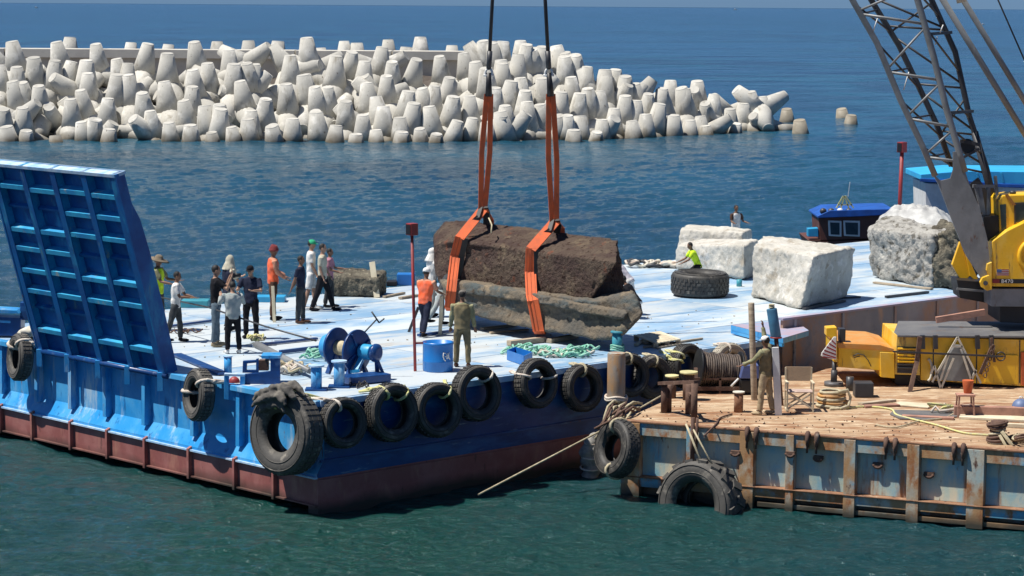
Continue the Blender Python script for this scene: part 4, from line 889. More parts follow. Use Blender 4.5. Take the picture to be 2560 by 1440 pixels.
person(1102, 815, DK, -70, 'worker in grey bending against the left end of the hoisted block', shirt='dkgrey', pants='grey', sleeves='long', arms=((70, 6, 10), (60, 6, 10)), legs=((10, 4, 10), (-25, 4, 8)), lean=32, H=1.62, pos=Vector((*PD(1102, 815, 61.0).xy, DK)), hat='cap', hatm=CL['grey'])
person(1155, 918, DK, -4, 'man in khaki work clothes and grey cap seen from behind, in front of the block', top=728, shirt='olive', pants='khaki', sleeves='long', group=PG, hat='cap', hatm=CL['greyhat'], arms=((6, 12, 14), (6, 12, 14)), legs=((2, 5, 2), (-2, 6, 3)), shoes='brown', vest='khaki')
person(1570, 788, DK, 70, 'worker in a pale grey shirt bending behind the right end of the block', shirt='lgrey', pants='white', sleeves='long', arms=((80, 6, 5), (70, 6, 5)), legs=((5, 4, 10), (-10, 4, 6)), lean=42, H=1.72, pos=Vector((*P(1574, 795, DK).xy, DK)) + Vector((0, .6, 0)))
person(1594, 806, DK, 60, 'person in black crouching low by the right end of the block', shirt='black', pants='white', sleeves='long', arms=((60, 5, 20), (50, 5, 20)), legs=((95, 8, 130), (70, 8, 125)), lean=38, H=1.65, skin=m_skin, pos=P(1592, 800, DK) + Vector((0, .2, 0)))
person(1742, 716, DK, 100, 'man in a lime shirt leaning over the big flat tyre', top=606, shirt='lime', pants='black', arms=((35, 8, 30), (35, 8, 30)), legs=((60, 5, 70), (40, 5, 80)), lean=24, H=1.7, pos=P(1744, 716, DK) + Vector((0, .0, -.02)))
person(1838, 700, DK, -150, 'person with dark hair and white collar showing above the rear limestone block', top=525, shirt='brown', pants='black', H=1.7, pos=Vector((*PD(1838, 640, 78.5).xy, DK + .15)), vest='white', arms=((20, 15, 60), (20, 15, 60)))
person(1912, 1037, RD, 60, 'man in khaki shirt and white cap on the rusty pontoon reaching up', top=842, shirt='olive', pants='tan', sleeves='long', hat='cap', hatm=CL['white'], arms=((45, 10, 20), (150, 8, 20)), legs=((6, 4, 4), (-6, 6, 4)), shoes='tan', vest='khaki', headyaw=-10)

# ================================================================ RUSTY PONTOON
FL = P(1556, 1050, RD); FR = P(2560, 1128, RD); RA = (FR - FL).normalized(); RN = Vector((-RA.y, RA.x, 0))   # along the front, inward
def Rb(s, d, z): return Vector((FL.x, FL.y, 0)) + RA * s + RN * d + Z * z
def onr(px, py, d=0): return on(px, py, Rb(0, d, 0), RN)
def sr(px, py=1100, d=0): return (onr(px, py, d) - Rb(0, d, 0)).dot(RA)
pont = thing('pontoon_barge', 'rusty work pontoon with teal peeling side panels carrying the yellow crane', 'barge', Rb(5, 2, 0))
def pontoon():
    n0 = B(0, -.75, 0)                              # back edge keeps clear of the blue barge
    pts = [Rb(0, 0, 0), Rb(24, 0, 0), Vector((36, 66, 0)), B(34, -1.0, 0), B(9.5, -1.0, 0), Rb(-.05, 3.3, 0)]
    m = MB(); m.prism([p + Z * (RD - .02) for p in pts], (0, 0, -.02)); m.prism([p + RN * .22 + Z * (RD - .04) for p in pts], (0, 0, -2.2)); m.build('hull', m_rframe, pont)
    m = MB(); m.prism([p + Z * RD for p in pts], (0, 0, -.018)); m.build('deck', m_rdeck, pont)
    # front: top beam, bottom flange, lower rail, posts, recessed panels
    def fb(name, s0, s1, z0, z1, d0, d1, mat, bev=.008): m = MB(); m.hexa([Rb(s0, d0, z0), Rb(s1, d0, z0), Rb(s1, d1, z0), Rb(s0, d1, z0), Rb(s0, d0, z1), Rb(s1, d0, z1), Rb(s1, d1, z1), Rb(s0, d1, z1)]); return m.build(name, mat, pont, bev)
    fb('top_beam', 0, 24, 1.30, 1.585, .0, .24, m_rframe); fb('rim', -.02, 24, 1.565, 1.605, -.03, .12, m_rust)
    fb('flange', .0, 24, .20, .42, .0, .24, m_rframe); fb('flange_lip', 0, 24, .40, .425, -.05, .2, m_rust)
    fb('lower_rail', 3.0, 24, .0, .10, .02, .22, m_rframe)
    posts = [sr(x) for x in (1577, 1722, 1868, 1976, 2126, 2285, 2442, 2640, 2800)]
    wds = [.42, .10, .30, .17, .24, .25, .34, .25, .25]
    for s, wd in zip(posts, wds): fb('post', s - wd / 2, s + wd / 2, -.05, 1.56, -.035 if wd > .12 else -.02, .2, m_rframe)
    for (a, wa), (b, wb) in zip(zip(posts, wds), zip(posts[1:], wds[1:])):
        fb('side_panel', a + wa / 2 + .004, b - wb / 2 - .004, .43, 1.295, .165, .215, m_rpan, 0)
    fb('post', 5.42, 5.50, .1, 1.55, -.02, .1, m_rust) if False else None
    # end face posts on the left
    for d in (.6, 1.5, 2.4):
        m = MB(); p = Rb(-.04, d, 0); m.beam(p - Z * .1, p + Z * 1.5, .14, .1); m.build('post', m_rframe, pont)
    # cable hooks over the rim in pairs, and padeyes on the posts
    for px, py in ((1869, 1068), (2020, 1080), (2216, 1100), (2386, 1116)):
        for k in (0, 1):
            s = sr(px + k * 23, py); m = MB(); pts_ = []
            for a in np.linspace(-.3, 3.6, 9): pts_.append(Rb(s + .02 * math.sin(a), .02 - .10 * math.sin(a) - .02, 1.56 + .13 * math.cos(a) - .06))
            m.tube(pts_, [.05, .055, .055, .05, .045, .04, .04, .035, .03], 7); m.tube([Rb(s, -.03, 1.55), Rb(s, -.05, 1.22)], .025, 6); m.build('rim_hook', m_drust, pont)
    for px, py in ((1840, 1130), (1977, 1132), (2047, 1143), (2196, 1160), (2324, 1184)):
        c = onr(px, py, -.0 if px in (1977, 1840) else .14); m = MB(); m.tube([c + RA * .09 * math.cos(a) + Z * .07 * math.sin(a) - RN * .06 for a in np.linspace(PI, 2 * PI, 8)], .028, 7); m.beam(c + RA * -.10 - RN * .03, c + RA * .10 - RN * .03, .08, .07); m.build('padeye', m_drust, pont)
pontoon()
def pth(name, label, cat, px, py, z=RD, group=None): return thing(name, label, cat, P(px, py, z), group)

def rust_items():
    # mooring pile with white rope ring
    c = P(1540, 1004, RD); t = thing('mooring_pile', 'tall rust-streaked steel pile with a white rope round its foot', 'pile', c)
    h = PD(1535, 884, c.y).z - c.z; m = MB(); m.cyl(c - Z * .5, c + Z * h, .20, 24); m.build('pipe', m_rust and M('pile_steel', (.30, .20, .12), .6, col2=(.25, .24, .22), scale=1.5, layers=[((.40, .22, .09), 3, .52, .7, (1, 1, .3)), ((.13, .055, .03), 5, .62, .72, (1, 1, .3))], bump=.2), t, bev=.01)
    m = MB(); m.cyl(c + Z * h, c + Z * (h + .02), .19, 24); m.build('cap_plate', m_rframe, t)
    for k in range(2):
        m = MB(); m.tube([c + Vector((.235 * math.cos(a), .235 * math.sin(a), .06 + k * .05 + .02 * math.sin(3 * a))) for a in np.linspace(0, 2 * PI, 20)[:-1]], .03, 7, closed=True); m.build('rope_turn', m_ropeW, t)
    # hanging heap of old ropes over the corner
    t = thing('rope_heap', 'brown tangled old ropes spilling over the left corner of the rusty pontoon', 'rope', Rb(-.1, .4, 1.5)); rnd = random.Random(4)
    for k in range(16):
        a = P(1545 + rnd.uniform(-15, 60), 1010 + rnd.uniform(-6, 20), RD + .06); e = PD(1500 + rnd.uniform(-15, 40), 1075 + rnd.uniform(-20, 40), a.y - .9); pm = (a + e) / 2 + Vector((rnd.uniform(-.1, .1), -.35, .22)); m = MB()
        m.tube([a, a.lerp(pm, .5) + Z * .08, pm, pm.lerp(e, .5) + Vector((rnd.uniform(-.08, .08), -.05, 0)), e], .028, 6); m.build('strand', m_drust if k % 3 else m_rope, t)
    # bitts: portal frame with yellow caps
    t = thing('bitts', 'rusty portal bitts with two yellow-topped posts left of the cable reel', 'bitts', P(1690, 1025, RD))
    def post(px, py0, py1, r, cap=None, mat=m_drust, name='post'):
        b = P(px, py0, RD); zt = PD(px, py1, b.y).z; m = MB(); m.cyl(Vector((b.x, b.y, RD - .02)), Vector((b.x, b.y, zt)), r, 14); m.build(name, mat, t)
        if cap: m = MB(); m.cyl(Vector((b.x, b.y, zt)), Vector((b.x, b.y, zt + .05)), r * 1.55, 18); m.build('post_cap', cap, t)
        return Vector((b.x, b.y, zt))
    capm = M('cap_yellow', (.66, .60, .30), .6, bump=.1)
    a = post(1660, 1032, 962, .07); b = post(1672, 1030, 962, .06); c = post(1722, 1035, 960, .08); d = post(1735, 1056, 958, .07)
    post(1679, 995, 943, .10, capm); post(1721, 1000, 934, .13, capm)
    m = MB(); m.beam(a + Z * .03 - RA * .08, d + Z * .03 + RA * .06, .16, .07, up=Z); m.build('crossbar', m_drust, t)
    m = MB(); m.beam(a - Z * .30, b - Z * .34, .07); m.beam(c - Z * .2, d - Z * .34, .06); m.build('brace', m_drust, t)
    q = onr(1732, 1050, -.12); m = MB(); m.cyl(q + Z * .05, q - Z * .95, .045, 8); m.cyl(q + Z * .05 + RA * .1, q - Z * .7 + RA * .08, .03, 8); m.build('hanging_chain', m_drust, t)
    # reel of wire rope on a frame
    c = P(1795, 985, RD) + Vector((0, .35, 0)); t = thing('cable_reel', 'big reel wound with dark brown wire rope on a low steel frame', 'reel', c)
    L0 = PD(1746, 922, c.y); R0 = PD(1848, 930, c.y + .15); ax = (R0 - L0).normalized(); q = ax.to_track_quat('Z', 'Y').to_matrix().to_4x4(); Ln = (R0 - L0).length
    m = MB(); m.lathe([(.30, 0), (.30, Ln)], 28, Matrix.Translation(L0) @ q); m.build('core', m_black, t)
    nw = 17
    for k in range(nw):
        m = MB(); z = .04 + (Ln - .08) * (k + .5) / nw; rr = .37 + .012 * math.sin(k * 1.7); m.tube([Matrix.Translation(L0) @ q @ Vector((rr * math.cos(a), rr * math.sin(a), z)) for a in np.linspace(0, 2 * PI, 29)[:-1]], (Ln - .08) / nw * .54, 6, closed=True); m.build('wire_turn', m_wirer, t)
    for e in (0, Ln):
        m = MB(); m.lathe([(.47, e - .02), (.47, e + .02)], 32, Matrix.Translation(L0) @ q); m.build('flange', m_black, t, bev=.006)
    m = MB()
    for dy in (-.32, .32): m.beam(Vector((L0.x - .3, c.y + dy, RD + .12)), Vector((R0.x + .35, c.y + dy, RD + .12)), .07, .09); m.beam(Vector((L0.x - .3, c.y + dy, RD + .34)), Vector((R0.x + .35, c.y + dy, RD + .34)), .05, .05)
    for x in (L0.x - .25, (L0.x + R0.x) / 2, R0.x + .3):
        for dy in (-.32, .32): m.beam(Vector((x, c.y + dy, RD)), Vector((x, c.y + dy, RD + .36)), .05)
    m.build('frame', m_drust, t)
    for e, x in ((L0, -.06), (R0, .06)): m = MB(); m.beam(e + ax * x - Z * .5 + Vector((0, .25, 0)), e + ax * x, .08); m.beam(e + ax * x - Z * .5 - Vector((0, .25, 0)), e + ax * x, .08); m.build('bearing_stand', m_drust, t)
    # drive box beside the reel
    c = P(1872, 985, RD); t = thing('drive_engine', 'blue-lidded small engine box between the reel and the khaki man', 'engine', c)
    e = PD(1872, 938, c.y); m = MB(); m.hexa([e + Vector(v) for v in ((-.22, -.2, -.05), (.24, -.2, -.05), (.24, .2, -.05), (-.22, .2, -.05), (-.14, -.2, .26), (.20, -.2, .26), (.20, .2, .26), (-.14, .2, .26))]); m.build('lid', M('faded_blue_lid', (.10, .14, .34), .5, bump=.1), t, bev=.02)
    m = MB(); m.box(e + Vector((.02, 0, -.22)), (.46, .38, .3)); m.build('housing', m_black, t, bev=.03); m = MB(); m.tube([e + Vector((-.25, -.2, -.05)), e + Vector((-.42, -.25, -.22))], .025, 8); m.build('handle', m_whitep, t)
    m = MB()
    for x in (-.15, .2): m.beam(e + Vector((x, 0, -.37)), Vector((e.x + x, e.y, RD)), .06)
    m.build('stand', m_drust, t)
    # short bollard, pale top
    c = P(1846, 1030, RD); t = thing('bollard', 'short rusty bollard with a pale top in front of the reel', 'bollard', c); m = MB(); m.cyl(c, c + Z * .42, .10, 18); m.build('post', m_rust, t); m = MB(); m.cyl(c + Z * .42, c + Z * .45, .13, 18); m.build('cap', m_cream, t)
    # white plank, leaning post and blue pipe by the man
    def leaner(name, p0, p1, wd, mat, lab, cat, tubeq=False, Y=None, z0=RD):
        a = P(*p0, z0); b = PD(*p1, Y or a.y); m = MB()
        (m.cyl(a, b, wd, 18) if tubeq else m.beam(a, b, wd, wd * .45, up=Vector((0, 1, 0)))); o = m.build(name, mat, bev=.008, at=a); tag(o, lab, cat); return o
    leaner('board', (1946, 1038), (1938, 868), .15, m_whitep, 'tall white board standing just right of the man in khaki', 'board')
    leaner('post', (1886, 1000), (1878, 757), .07, m_wood, 'slim upright grey timber pole left of the white-capped man', 'pole', True, z0=RD)
    a = PD(1940, 842, 53.2); b = PD(1929, 772, 53.2); m = MB(); m.cyl(a, b, .115, 22); o = m.build('pipe_section', M('pipe_blue', (.06, .20, .34), .5, col2=(.04, .13, .22), bump=.1), at=a, bev=.008)
    pp = thing('gantry_post', 'thick blue steel pipe post tilted above the man in khaki, rope knot on top', 'post', a); o.parent = pp; o.location = (0, 0, 0)
    m = MB(); m.cyl(a, P(1958, 1020, RD) + Vector((.0, .35, 0)), .05, 10); m.build('stay', m_drust, pp); m = MB()
    for k in range(4): m.tube([b + Vector((.05 * math.cos(x + k), .05 * math.sin(x), .03 + k * .02)) for x in np.linspace(0, 2 * PI, 9)[:-1]], .018, 6, closed=True)
    m.build('rope_knot', m_rope, pp); m = MB(); m.cyl(a + Z * -.03, a, .13, 20); m.build('foot_flange', m_redpost, pp)
    # director's chair
    c = P(2000, 1030, RD) + Vector((0, .2, 0)); t = thing('folding_chair', 'director-style folding chair with tan canvas back on the rusty deck', 'chair', c)
    def w_(x, y, z): return c + Vector((x, y, z))
    W2 = .28
    for sx in (-1, 1):
        for y in (-.2, .2):
            m = MB(); m.beam(w_(sx * W2, y, 0), w_(sx * W2, y, .62 if y < 0 else .92), .035); m.build('leg', m_woodP, t)
        m = MB(); m.beam(w_(sx * W2, -.27, .63), w_(sx * W2, .22, .63), .05, .025); m.build('armrest', m_woodP, t)
        m = MB(); m.beam(w_(sx * W2, -.24, .03), w_(sx * W2, .24, .03), .035); m.build('foot_rail', m_woodP, t)
    for y in (-.2, .2):
        for sg in (-1, 1): m = MB(); m.beam(w_(-W2 * sg, y + sg * .012, .06), w_(W2 * sg, y + sg * .012, .42), .032); m.build('cross_brace', m_woodP, t)
    m = MB(); m.hexa([w_(x, y, z) for z in (.425, .44) for x, y in ((-W2, -.21), (W2, -.21), (W2, .21), (-W2, .21))]); m.build('seat', M('pink_canvas', (.50, .38, .33), .9, bump=.2), t)
    m = MB(); m.hexa([w_(x, y, z) for z in (.62, .93) for x, y in ((-W2, .19), (W2, .19), (W2, .215), (-W2, .215))]); m.build('backrest', m_canvas, t)
    # hose coil
    c = P(2083, 1022, RD); t = thing('hose_coil', 'coil of thick tan hose piled right of the folding chair', 'hose', c)
    for k in range(5):
        m = MB(); r_ = .33 - .015 * k; m.tube([c + Vector((r_ * math.cos(a) + .02 * math.sin(k * 2), .25 + r_ * .85 * math.sin(a), .04 + .075 * k + .01 * math.sin(2 * a + k))) for a in np.linspace(0, 2 * PI, 25)[:-1]], .034, 8, closed=True); m.build('turn', m_orhose if k % 2 else m_rope, t)
    m = MB(); m.tube([c + Vector(v) for v in ((.1, -.02, .38), (.3, 0, .42), (.38, .05, .25), (.33, -.05, .08), (.15, -.15, .03), (-.1, -.2, .03))], .034, 8); m.build('loose_end', m_rope, t)
    # long line across the deck
    def line(name, pts, r, mat, lab, cat, z=RD + .03, seg=6):
        q = [P(x, y, z) for x, y in pts]; m = MB(); out = []
        for i in range(len(q) - 1):
            p0, p1, p2, p3 = q[max(i - 1, 0)], q[i], q[i + 1], q[min(i + 2, len(q) - 1)]
            for k in range(6):
                u_ = k / 6; out.append(.5 * ((2 * p1) + (p2 - p0) * u_ + (2 * p0 - 5 * p1 + 4 * p2 - p3) * u_ ** 2 + (3 * p1 - p0 - 3 * p2 + p3) * u_ ** 3))
        m.tube(out + [q[-1]], r, seg); o = m.build(name, mat, at=q[0]); tag(o, lab, cat); return o
    line('air_hose', [(2100, 1022), (2160, 1016), (2225, 1022), (2240, 1036), (2270, 1045), (2340, 1062), (2410, 1082), (2480, 1088)], .022, m_ropeY, 'thin yellow hose snaking across the rusty deck', 'hose')
    line('rope', [(2190, 1062), (2240, 1068), (2300, 1052), (2360, 1045), (2390, 1030)], .016, m_rope, 'thin brown rope curving in front of the gas-line bundle', 'rope')
    line('rope', [(1760, 1090), (1790, 1060), (1800, 1045), (1830, 1035)], .02, m_drust, 'dark rope lying from the bitts toward the short bollard', 'rope')
    # mooring line and long pole toward the water
    a = P(1195, 1237, .02); b = PD(1500, 1078, 52.2); m = MB(); m.cyl(a, b, .022, 8); m.cyl(b, P(1652, 990, RD + .25), .02, 8); o = m.build('mooring_line', m_rope, at=a); tag(o, 'taut grey mooring line running down from the bitts into the water', 'rope')
    # stool with buckets
    c = P(2415, 1045, RD) + Vector((0, .15, 0)); t = thing('stool', 'small rusty four-legged stool under an orange bucket', 'stool', c)
    for x in (-.15, .15):
        for y in (-.13, .13): m = MB(); m.beam(c + Vector((x * 1.15, y * 1.15, 0)), c + Vector((x, y, .46)), .035); m.build('leg', m_woodR, t)
    m = MB(); m.box(c + Vector((0, 0, .48)), (.38, .32, .04)); m.build('seat', m_woodR, t, bev=.006); m = MB(); m.tube([c + Vector((.17 * math.cos(a), -.15, .22 + .1 * math.sin(a))) for a in np.linspace(0, PI, 8)], .012, 6); m.build('stretcher', m_woodR, t)
    m = MB(); q = c + Vector((.07, .1, .50)); m.tube([q, q + Z * .28], [.085, .125], 18); o = m.build('bucket', m_oran, at=q, bev=.005); tag(o, 'faded orange bucket standing on the small stool', 'bucket')
    # blue float
    c = P(2551, 1040, RD) + Z * .19; t = thing('float_ball', 'round blue float at the right edge of the rusty deck', 'buoy', c); m = MB(); m.ell(c, .19, n=24, m=16); m.build('shell', M('float_blue', (.14, .20, .36), .5, bump=.1), t); m = MB(); m.tube([c + Vector((.04 * math.cos(a), -.02, .20 + .04 * math.sin(a))) for a in np.linspace(0, 2 * PI, 9)[:-1]], .012, 6, closed=True); m.build('eye', m_whitep, t)
    # roped bollard and hawser at the right
    c = P(2492, 1108, RD); t = thing('roped_bollard', 'squat bollard smothered in dark rope turns at the pontoon edge', 'bollard', c); m = MB(); m.cyl(c, c + Z * .46, .13, 18); m.build('post', m_drust, t)
    for k in range(9):
        m = MB(); rr = .16 + .035 * math.sin(k * .9 + .6); m.tube([c + Vector((rr * math.cos(a), rr * math.sin(a), .05 + .045 * k + .035 * math.sin(a + k))) for a in np.linspace(0, 2 * PI, 17)[:-1]], .030, 7, closed=True); m.build('rope_turn', m_drust if k % 3 else m_rope, t)
    m = MB(); a = c + Vector((.05, -.2, .28)); b = PD(2620, 1215, 48.4); m.tube([a, a.lerp(b, .3) - Z * .05, b], .035, 8); m.tube([a + Vector((-.04, 0, -.08)), a.lerp(b, .3) - Vector((.06, 0, .2)), b - Z * .12], .03, 8); o = m.build('hawser', m_rope, at=a); tag(o, 'two-strand pale hawser leaving the roped bollard toward lower right', 'rope')
    t = thing('rope_heap', 'loose brown rope heap right of the roped bollard', 'rope', P(2535, 1100, RD))
    for k in range(6):
        m = MB(); cc = P(2535 + 6 * k, 1098 - k, RD + .03 + .03 * k); m.tube([cc + Vector((.22 * math.cos(a), .16 * math.sin(a), .03 * math.sin(a * 2 + k))) for a in np.linspace(0, 2 * PI, 15)[:-1]], .025, 6, closed=True); m.build('turn', m_drust if k % 2 else m_rope, t)
    # timbers, planks, sheets under and before the crane
    def plank(p0, p1, wd, h, mat, lab, cat='plank', z=RD, nm='plank', grp=None):
        a = P(*p0, z + h / 2 + .005); b = P(*p1, z + h / 2 + .005); m = MB(); m.beam(a, b, wd, h); o = m.build(nm, mat, at=a, bev=.006); tag(o, lab, cat, grp); return o
    plank((2385, 1026), (2600, 1032), .24, .22, m_woodR, 'thick reddish beam lying behind the stool, topmost of the two', 'beam', z=RD, nm='timber_beam')
    plank((2400, 1040), (2600, 1050), .5, .05, m_woodP, 'pale sheet of wood beneath the thick reddish beam', 'plank')
    plank((2255, 1040), (2385, 1046), .18, .05, m_woodR, 'thin reddish plank in front of the dark crane stand')
    plank((2500, 1062), (2600, 1066), .12, .08, m_woodP, 'pale batten beside the roped bollard')
    plank((2150, 1010), (2235, 1000), .16, .05, m_wood, 'grey plank, upper of the small stack by the front jack', grp=None)
    plank((2158, 1016), (2245, 1012), .22, .045, m_woodR, 'reddish plank, lower of the small stack by the front jack')
    plank((2240, 1008), (2330, 1016), .5, .03, m_woodP, 'pale wide board on deck under the carrier steps', 'board', nm='board')
    c = P(2160, 1000, RD) + Vector((.05, .5, 0)); m = MB(); m.box(c + Z * .17, (.42, .4, .33)); o = m.build('timber_block', m_cdark, at=c, bev=.02); tag(o, 'square grey block under the front beam of the crane', 'block')
    c = P(2132, 985, RD) + Vector((0, .5, 0)); m = MB(); m.cyl(c, c + Z * .32, .09, 14); o = m.build('gas_cylinder', m_cdark, at=c); tag(o, 'small dark cylinder standing left of the grey block', 'cylinder')
    m = MB(); q = P(2290, 1036, RD); m.prism([P(x, y, RD + .03) for x, y in ((2235, 1024), (2390, 1028), (2400, 1040), (2330, 1048), (2250, 1046), (2225, 1034))], (0, 0, -.022)); o = m.build('rubber_mat', m_plate, at=q); tag(o, 'dark flat mat on deck under the leaning stand', 'mat')
    t = thing('rag_heap', 'pale tangled hoses and rags left of the stool', 'rags', P(2370, 1025, RD)); rnd = random.Random(8)
    for k in range(7):
        m = MB(); c0 = P(2345 + 9 * k, 1022 + rnd.uniform(-4, 8), RD + .05); m.tube([c0 + Vector((rnd.uniform(-.3, .3), rnd.uniform(-.2, .2), rnd.uniform(0, .12))) for _ in range(4)], .03, 7); m.build('strand', m_ropeY if k % 3 == 0 else m_ropeW, t)
    # tractor tyre half sunk against the pontoon, and the one at the corner with the pale bundle
    c = onr(1752, 1222, -.42); c.z = .02; t = tyre('lug', c, Vector((-.62, -.75, .10)), .93, 'huge tractor tyre with deep lugs half sunk against the rusty pontoon', None, .2)
    m = MB(); inv = None; c2 = onr(1715, 1060, -.1); m.cyl(c2, c + Z * .9, .025, 8); m.cyl(c2 + RA * .1, c + Z * .85 + RA * .25, .02, 8); o = m.build('tyre_rope', m_rope, at=c2); tag(o, 'ropes holding the huge tractor tyre to the pontoon', 'rope')
    c = onr(1543, 1122, -.34); t = tyre('loader', c, Vector((-.80, -.52, .22)), .62, 'worn dark tyre hanging at the left corner of the rusty pontoon', None, .1)
    lash(t, .62, .22, [((-.2, 0, 1), Rb(-.1, .2, RD)), ((.3, 0, -1), None)], m_rope, .028)
    mb = MB(); c = PD(1478, 1165, 53.5)
    for (x, y, r1) in ((1484, 1092, .10), (1478, 1108, .15), (1470, 1130, .20), (1476, 1150, .22), (1480, 1172, .20), (1474, 1195, .2)): mb.ell(PD(x, y, 53.5), (r1 * 1.05, r1, r1 * .95), n=12, m=8)
    mb.tube([PD(1490, 1115, 53.4), PD(1512, 1140, 53.35), PD(1540, 1158, 53.4)], [.09, .06, .05], 8)
    me = remesh(mb, .03, lambda p, n: .03 * fbm(p, 3, 4), off=c); t = thing('fender_bundle', 'pale lumpy fender bundle roped at the waterline left of the pontoon corner', 'fender', c); put(me, 'bundle', m_tyreW and M('pale_bundle', (.30, .29, .26), .85, col2=(.2, .19, .18), scale=5, bump=.4), t)
    for y, r_ in ((1105, .14), (1140, .22), (1168, .23)):
        m = MB(); cc = PD(1477, y, 53.5); m.tube([cc + Vector((r_ * math.cos(a), r_ * math.sin(a), .04 * math.sin(a))) for a in np.linspace(0, 2 * PI, 15)[:-1]], .02, 6, closed=True); m.build('rope_turn', m_ropeW, t)
    m = MB(); m.tube([PD(x, y, 53.2) for x, y in ((1488, 1110), (1510, 1140), (1538, 1158), (1545, 1150), (1540, 1175), (1552, 1182))], .028, 7); m.build('rope_tail', m_rope, t)
m_wirer = M('brown_wire_rope', (.06, .045, .038), .6, .2, col2=(.12, .09, .07), scale=6, bump=.4, bscale=70)
m_orhose = M('orange_hose', (.50, .25, .07), .7, col2=(.38, .24, .12), bump=.1)
rust_items()

# ================================================================ CRANE
def crane():
    YC = 55.9; D2 = 2.5
    t = thing('mobile_crane', 'yellow lattice-boom truck crane with grey boom standing on the rusty pontoon', 'crane', Vector((9.5, 57, RD)))
    def pr(name, pts, mat, Y=YC, ext=D2, bev=.012, par=None):
        m = MB(); m.prism([PD(x, y, Y) for x, y in pts], (0, ext, 0)); return m.build(name, mat, par or t, bev)
    def bm(name, p0, p1, w, mat, Y=YC, Y1=None, h=None, par=None):
        m = MB(); m.beam(PD(*p0, Y), PD(*p1, Y1 or Y), w, h, up=Vector((0, 1, 0))); return m.build(name, mat, par or t)
    # --- carrier
    pr('front_beam', [(2096, 868), (2232, 876), (2234, 944), (2200, 942), (2198, 926), (2096, 918)], m_yel, ext=2.3)
    pr('beam_top', [(2093, 857), (2200, 862), (2235, 872), (2234, 878), (2094, 870)], m_oran and M('worn_orange_yellow', (.62, .25, .04), .5, col2=(.55, .30, .10), bump=.1), Y=YC - .02, ext=2.34)
    pr('bracket', [(2200, 880), (2236, 882), (2237, 946), (2202, 943)], m_yel, Y=YC - .04, ext=.1)
    c = PD(2128, 888, YC - .01); m = MB(); m.tube([PD(x, y, YC - .04) for x, y in ((2178, 916), (2170, 900), (2160, 888), (2145, 884), (2133, 890), (2135, 894), (2150, 890))], .012, 6); m.build('grab_handle', m_cdark, t)
    # outrigger
    pr('outrigger_box', [(2066, 820), (2092, 818), (2094, 905), (2084, 905), (2080, 845), (2066, 840)], m_yel, Y=YC - .1, ext=.4)
    sg = pr('warning_board', [(2084, 842), (2091, 842), (2091, 899), (2075, 898), (2052, 890), (2054, 882)], m_whitep, Y=YC - .16, ext=.03)
    for k in range(6):
        y = 848 + k * 8.5; xl = 2082 - (y - 842) * .72
        pts = [(max(xl, 2056) + 1, y + 4), (max(xl, 2056) + 1, y), (2090, y + 5 + 6), (2090, y + 16 - 1)]
        m = MB(); m.prism([PD(x, min(y_, 896), YC - .164) for x, y_ in pts], (0, .003, 0)); m.build('red_stripe', m_redpost, sg)
    for x, w in ((2086, .10), ): 
        b = PD(x, 948, YC); m = MB(); m.cyl(PD(x, 903, YC + .1), Vector((b.x, YC + .1, RD + .1)), .055, 14); m.cyl(PD(x, 925, YC + .1), Vector((b.x, YC + .1, RD + .1)), .075, 14); m.build('jack_leg', m_cdark, t); m = MB(); m.cyl(Vector((b.x, YC + .1, RD)), Vector((b.x, YC + .1, RD + .1)), .22, 18); m.build('jack_foot', m_plate, t)
    m = MB(); m.box(PD(2104, 843, YC + .3), (.14, .3, .42)); m.build('lamp_box', m_cdark, t)
    # cabinets
    pr('cabinet', [(2242, 838), (2300, 841), (2300, 938), (2236, 936)], m_yel, ext=D2 - .3)
    for k in range(7):
        y = 872 + k * 8; m = MB(); m.beam(PD(2244, y, YC - .03), PD(2291, y + 1.2, YC - .03), .05, .028, up=Vector((0, 1, .6))); m.build('louvre', m_yel if k < 5 else m_cdark, t)
    pr('louvre_recess', [(2243, 866), (2292, 868), (2292, 934), (2243, 932)], m_cdark, Y=YC - .012, ext=.02, bev=0)
    pr('carrier_side', [(2302, 842), (2660, 852), (2660, 972), (2302, 950)], m_yel, ext=D2 - .2)
    for x in (2332, 2440, 2548): pr('side_seam', [(x, 850), (x + 3, 850), (x + 3, 958), (x, 958)], m_cdark, Y=YC - .008, ext=.02, bev=0)
    pr('locker_door', [(2462, 884), (2546, 888), (2546, 962), (2462, 957)], m_yel, Y=YC - .035, ext=.05); pr('locker_door', [(2553, 880), (2600, 882), (2600, 966), (2553, 964)], m_oran, Y=YC - .035, ext=.05)
    pr('chassis', [(2238, 936), (2660, 960), (2660, 985), (2300, 985), (2238, 960)], m_black, Y=YC + .25, ext=D2 - .6)
    # deck plate on top (level sheet)
    z = PD(2300, 838, YC).z; z = z + .01
    m = MB(); m.prism([Vector((PD(2243, 838, YC).x, YC - .08, z)), Vector((PD(2262, 838, YC).x, YC - .10, z)), Vector((PD(2660, 838, YC).x, YC - .10, z)), Vector((PD(2660, 838, YC).x, YC + D2, z)), Vector((PD(2288, 838, YC).x, YC + D2, z)), Vector((PD(2243, 838, YC).x, YC + .5, z))], (0, 0, -.05)); m.build('deck_plate', m_plate, t, bev=.01)
    # wheels
    for x in (2330, 2412, 2575):
        for dy in (.25, D2 - .75):
            c = PD(x, 960, YC + dy); c.z = RD + .52
            k = bpy.data.objects.new('wheel', None); COL.objects.link(k); k.parent = t; k.location = c - t.location; k.rotation_euler = (PI / 2, 0, 0)
            for nme, me in TY['truck']:
                o = bpy.data.objects.new(nme, me); COL.objects.link(o); o.parent = k
            m = MB(); m.lathe([(.30, -.08), (.30, .05), (.12, .09), (.1, .12)], 20); m.build('rim', m_cdark, k, local=True)
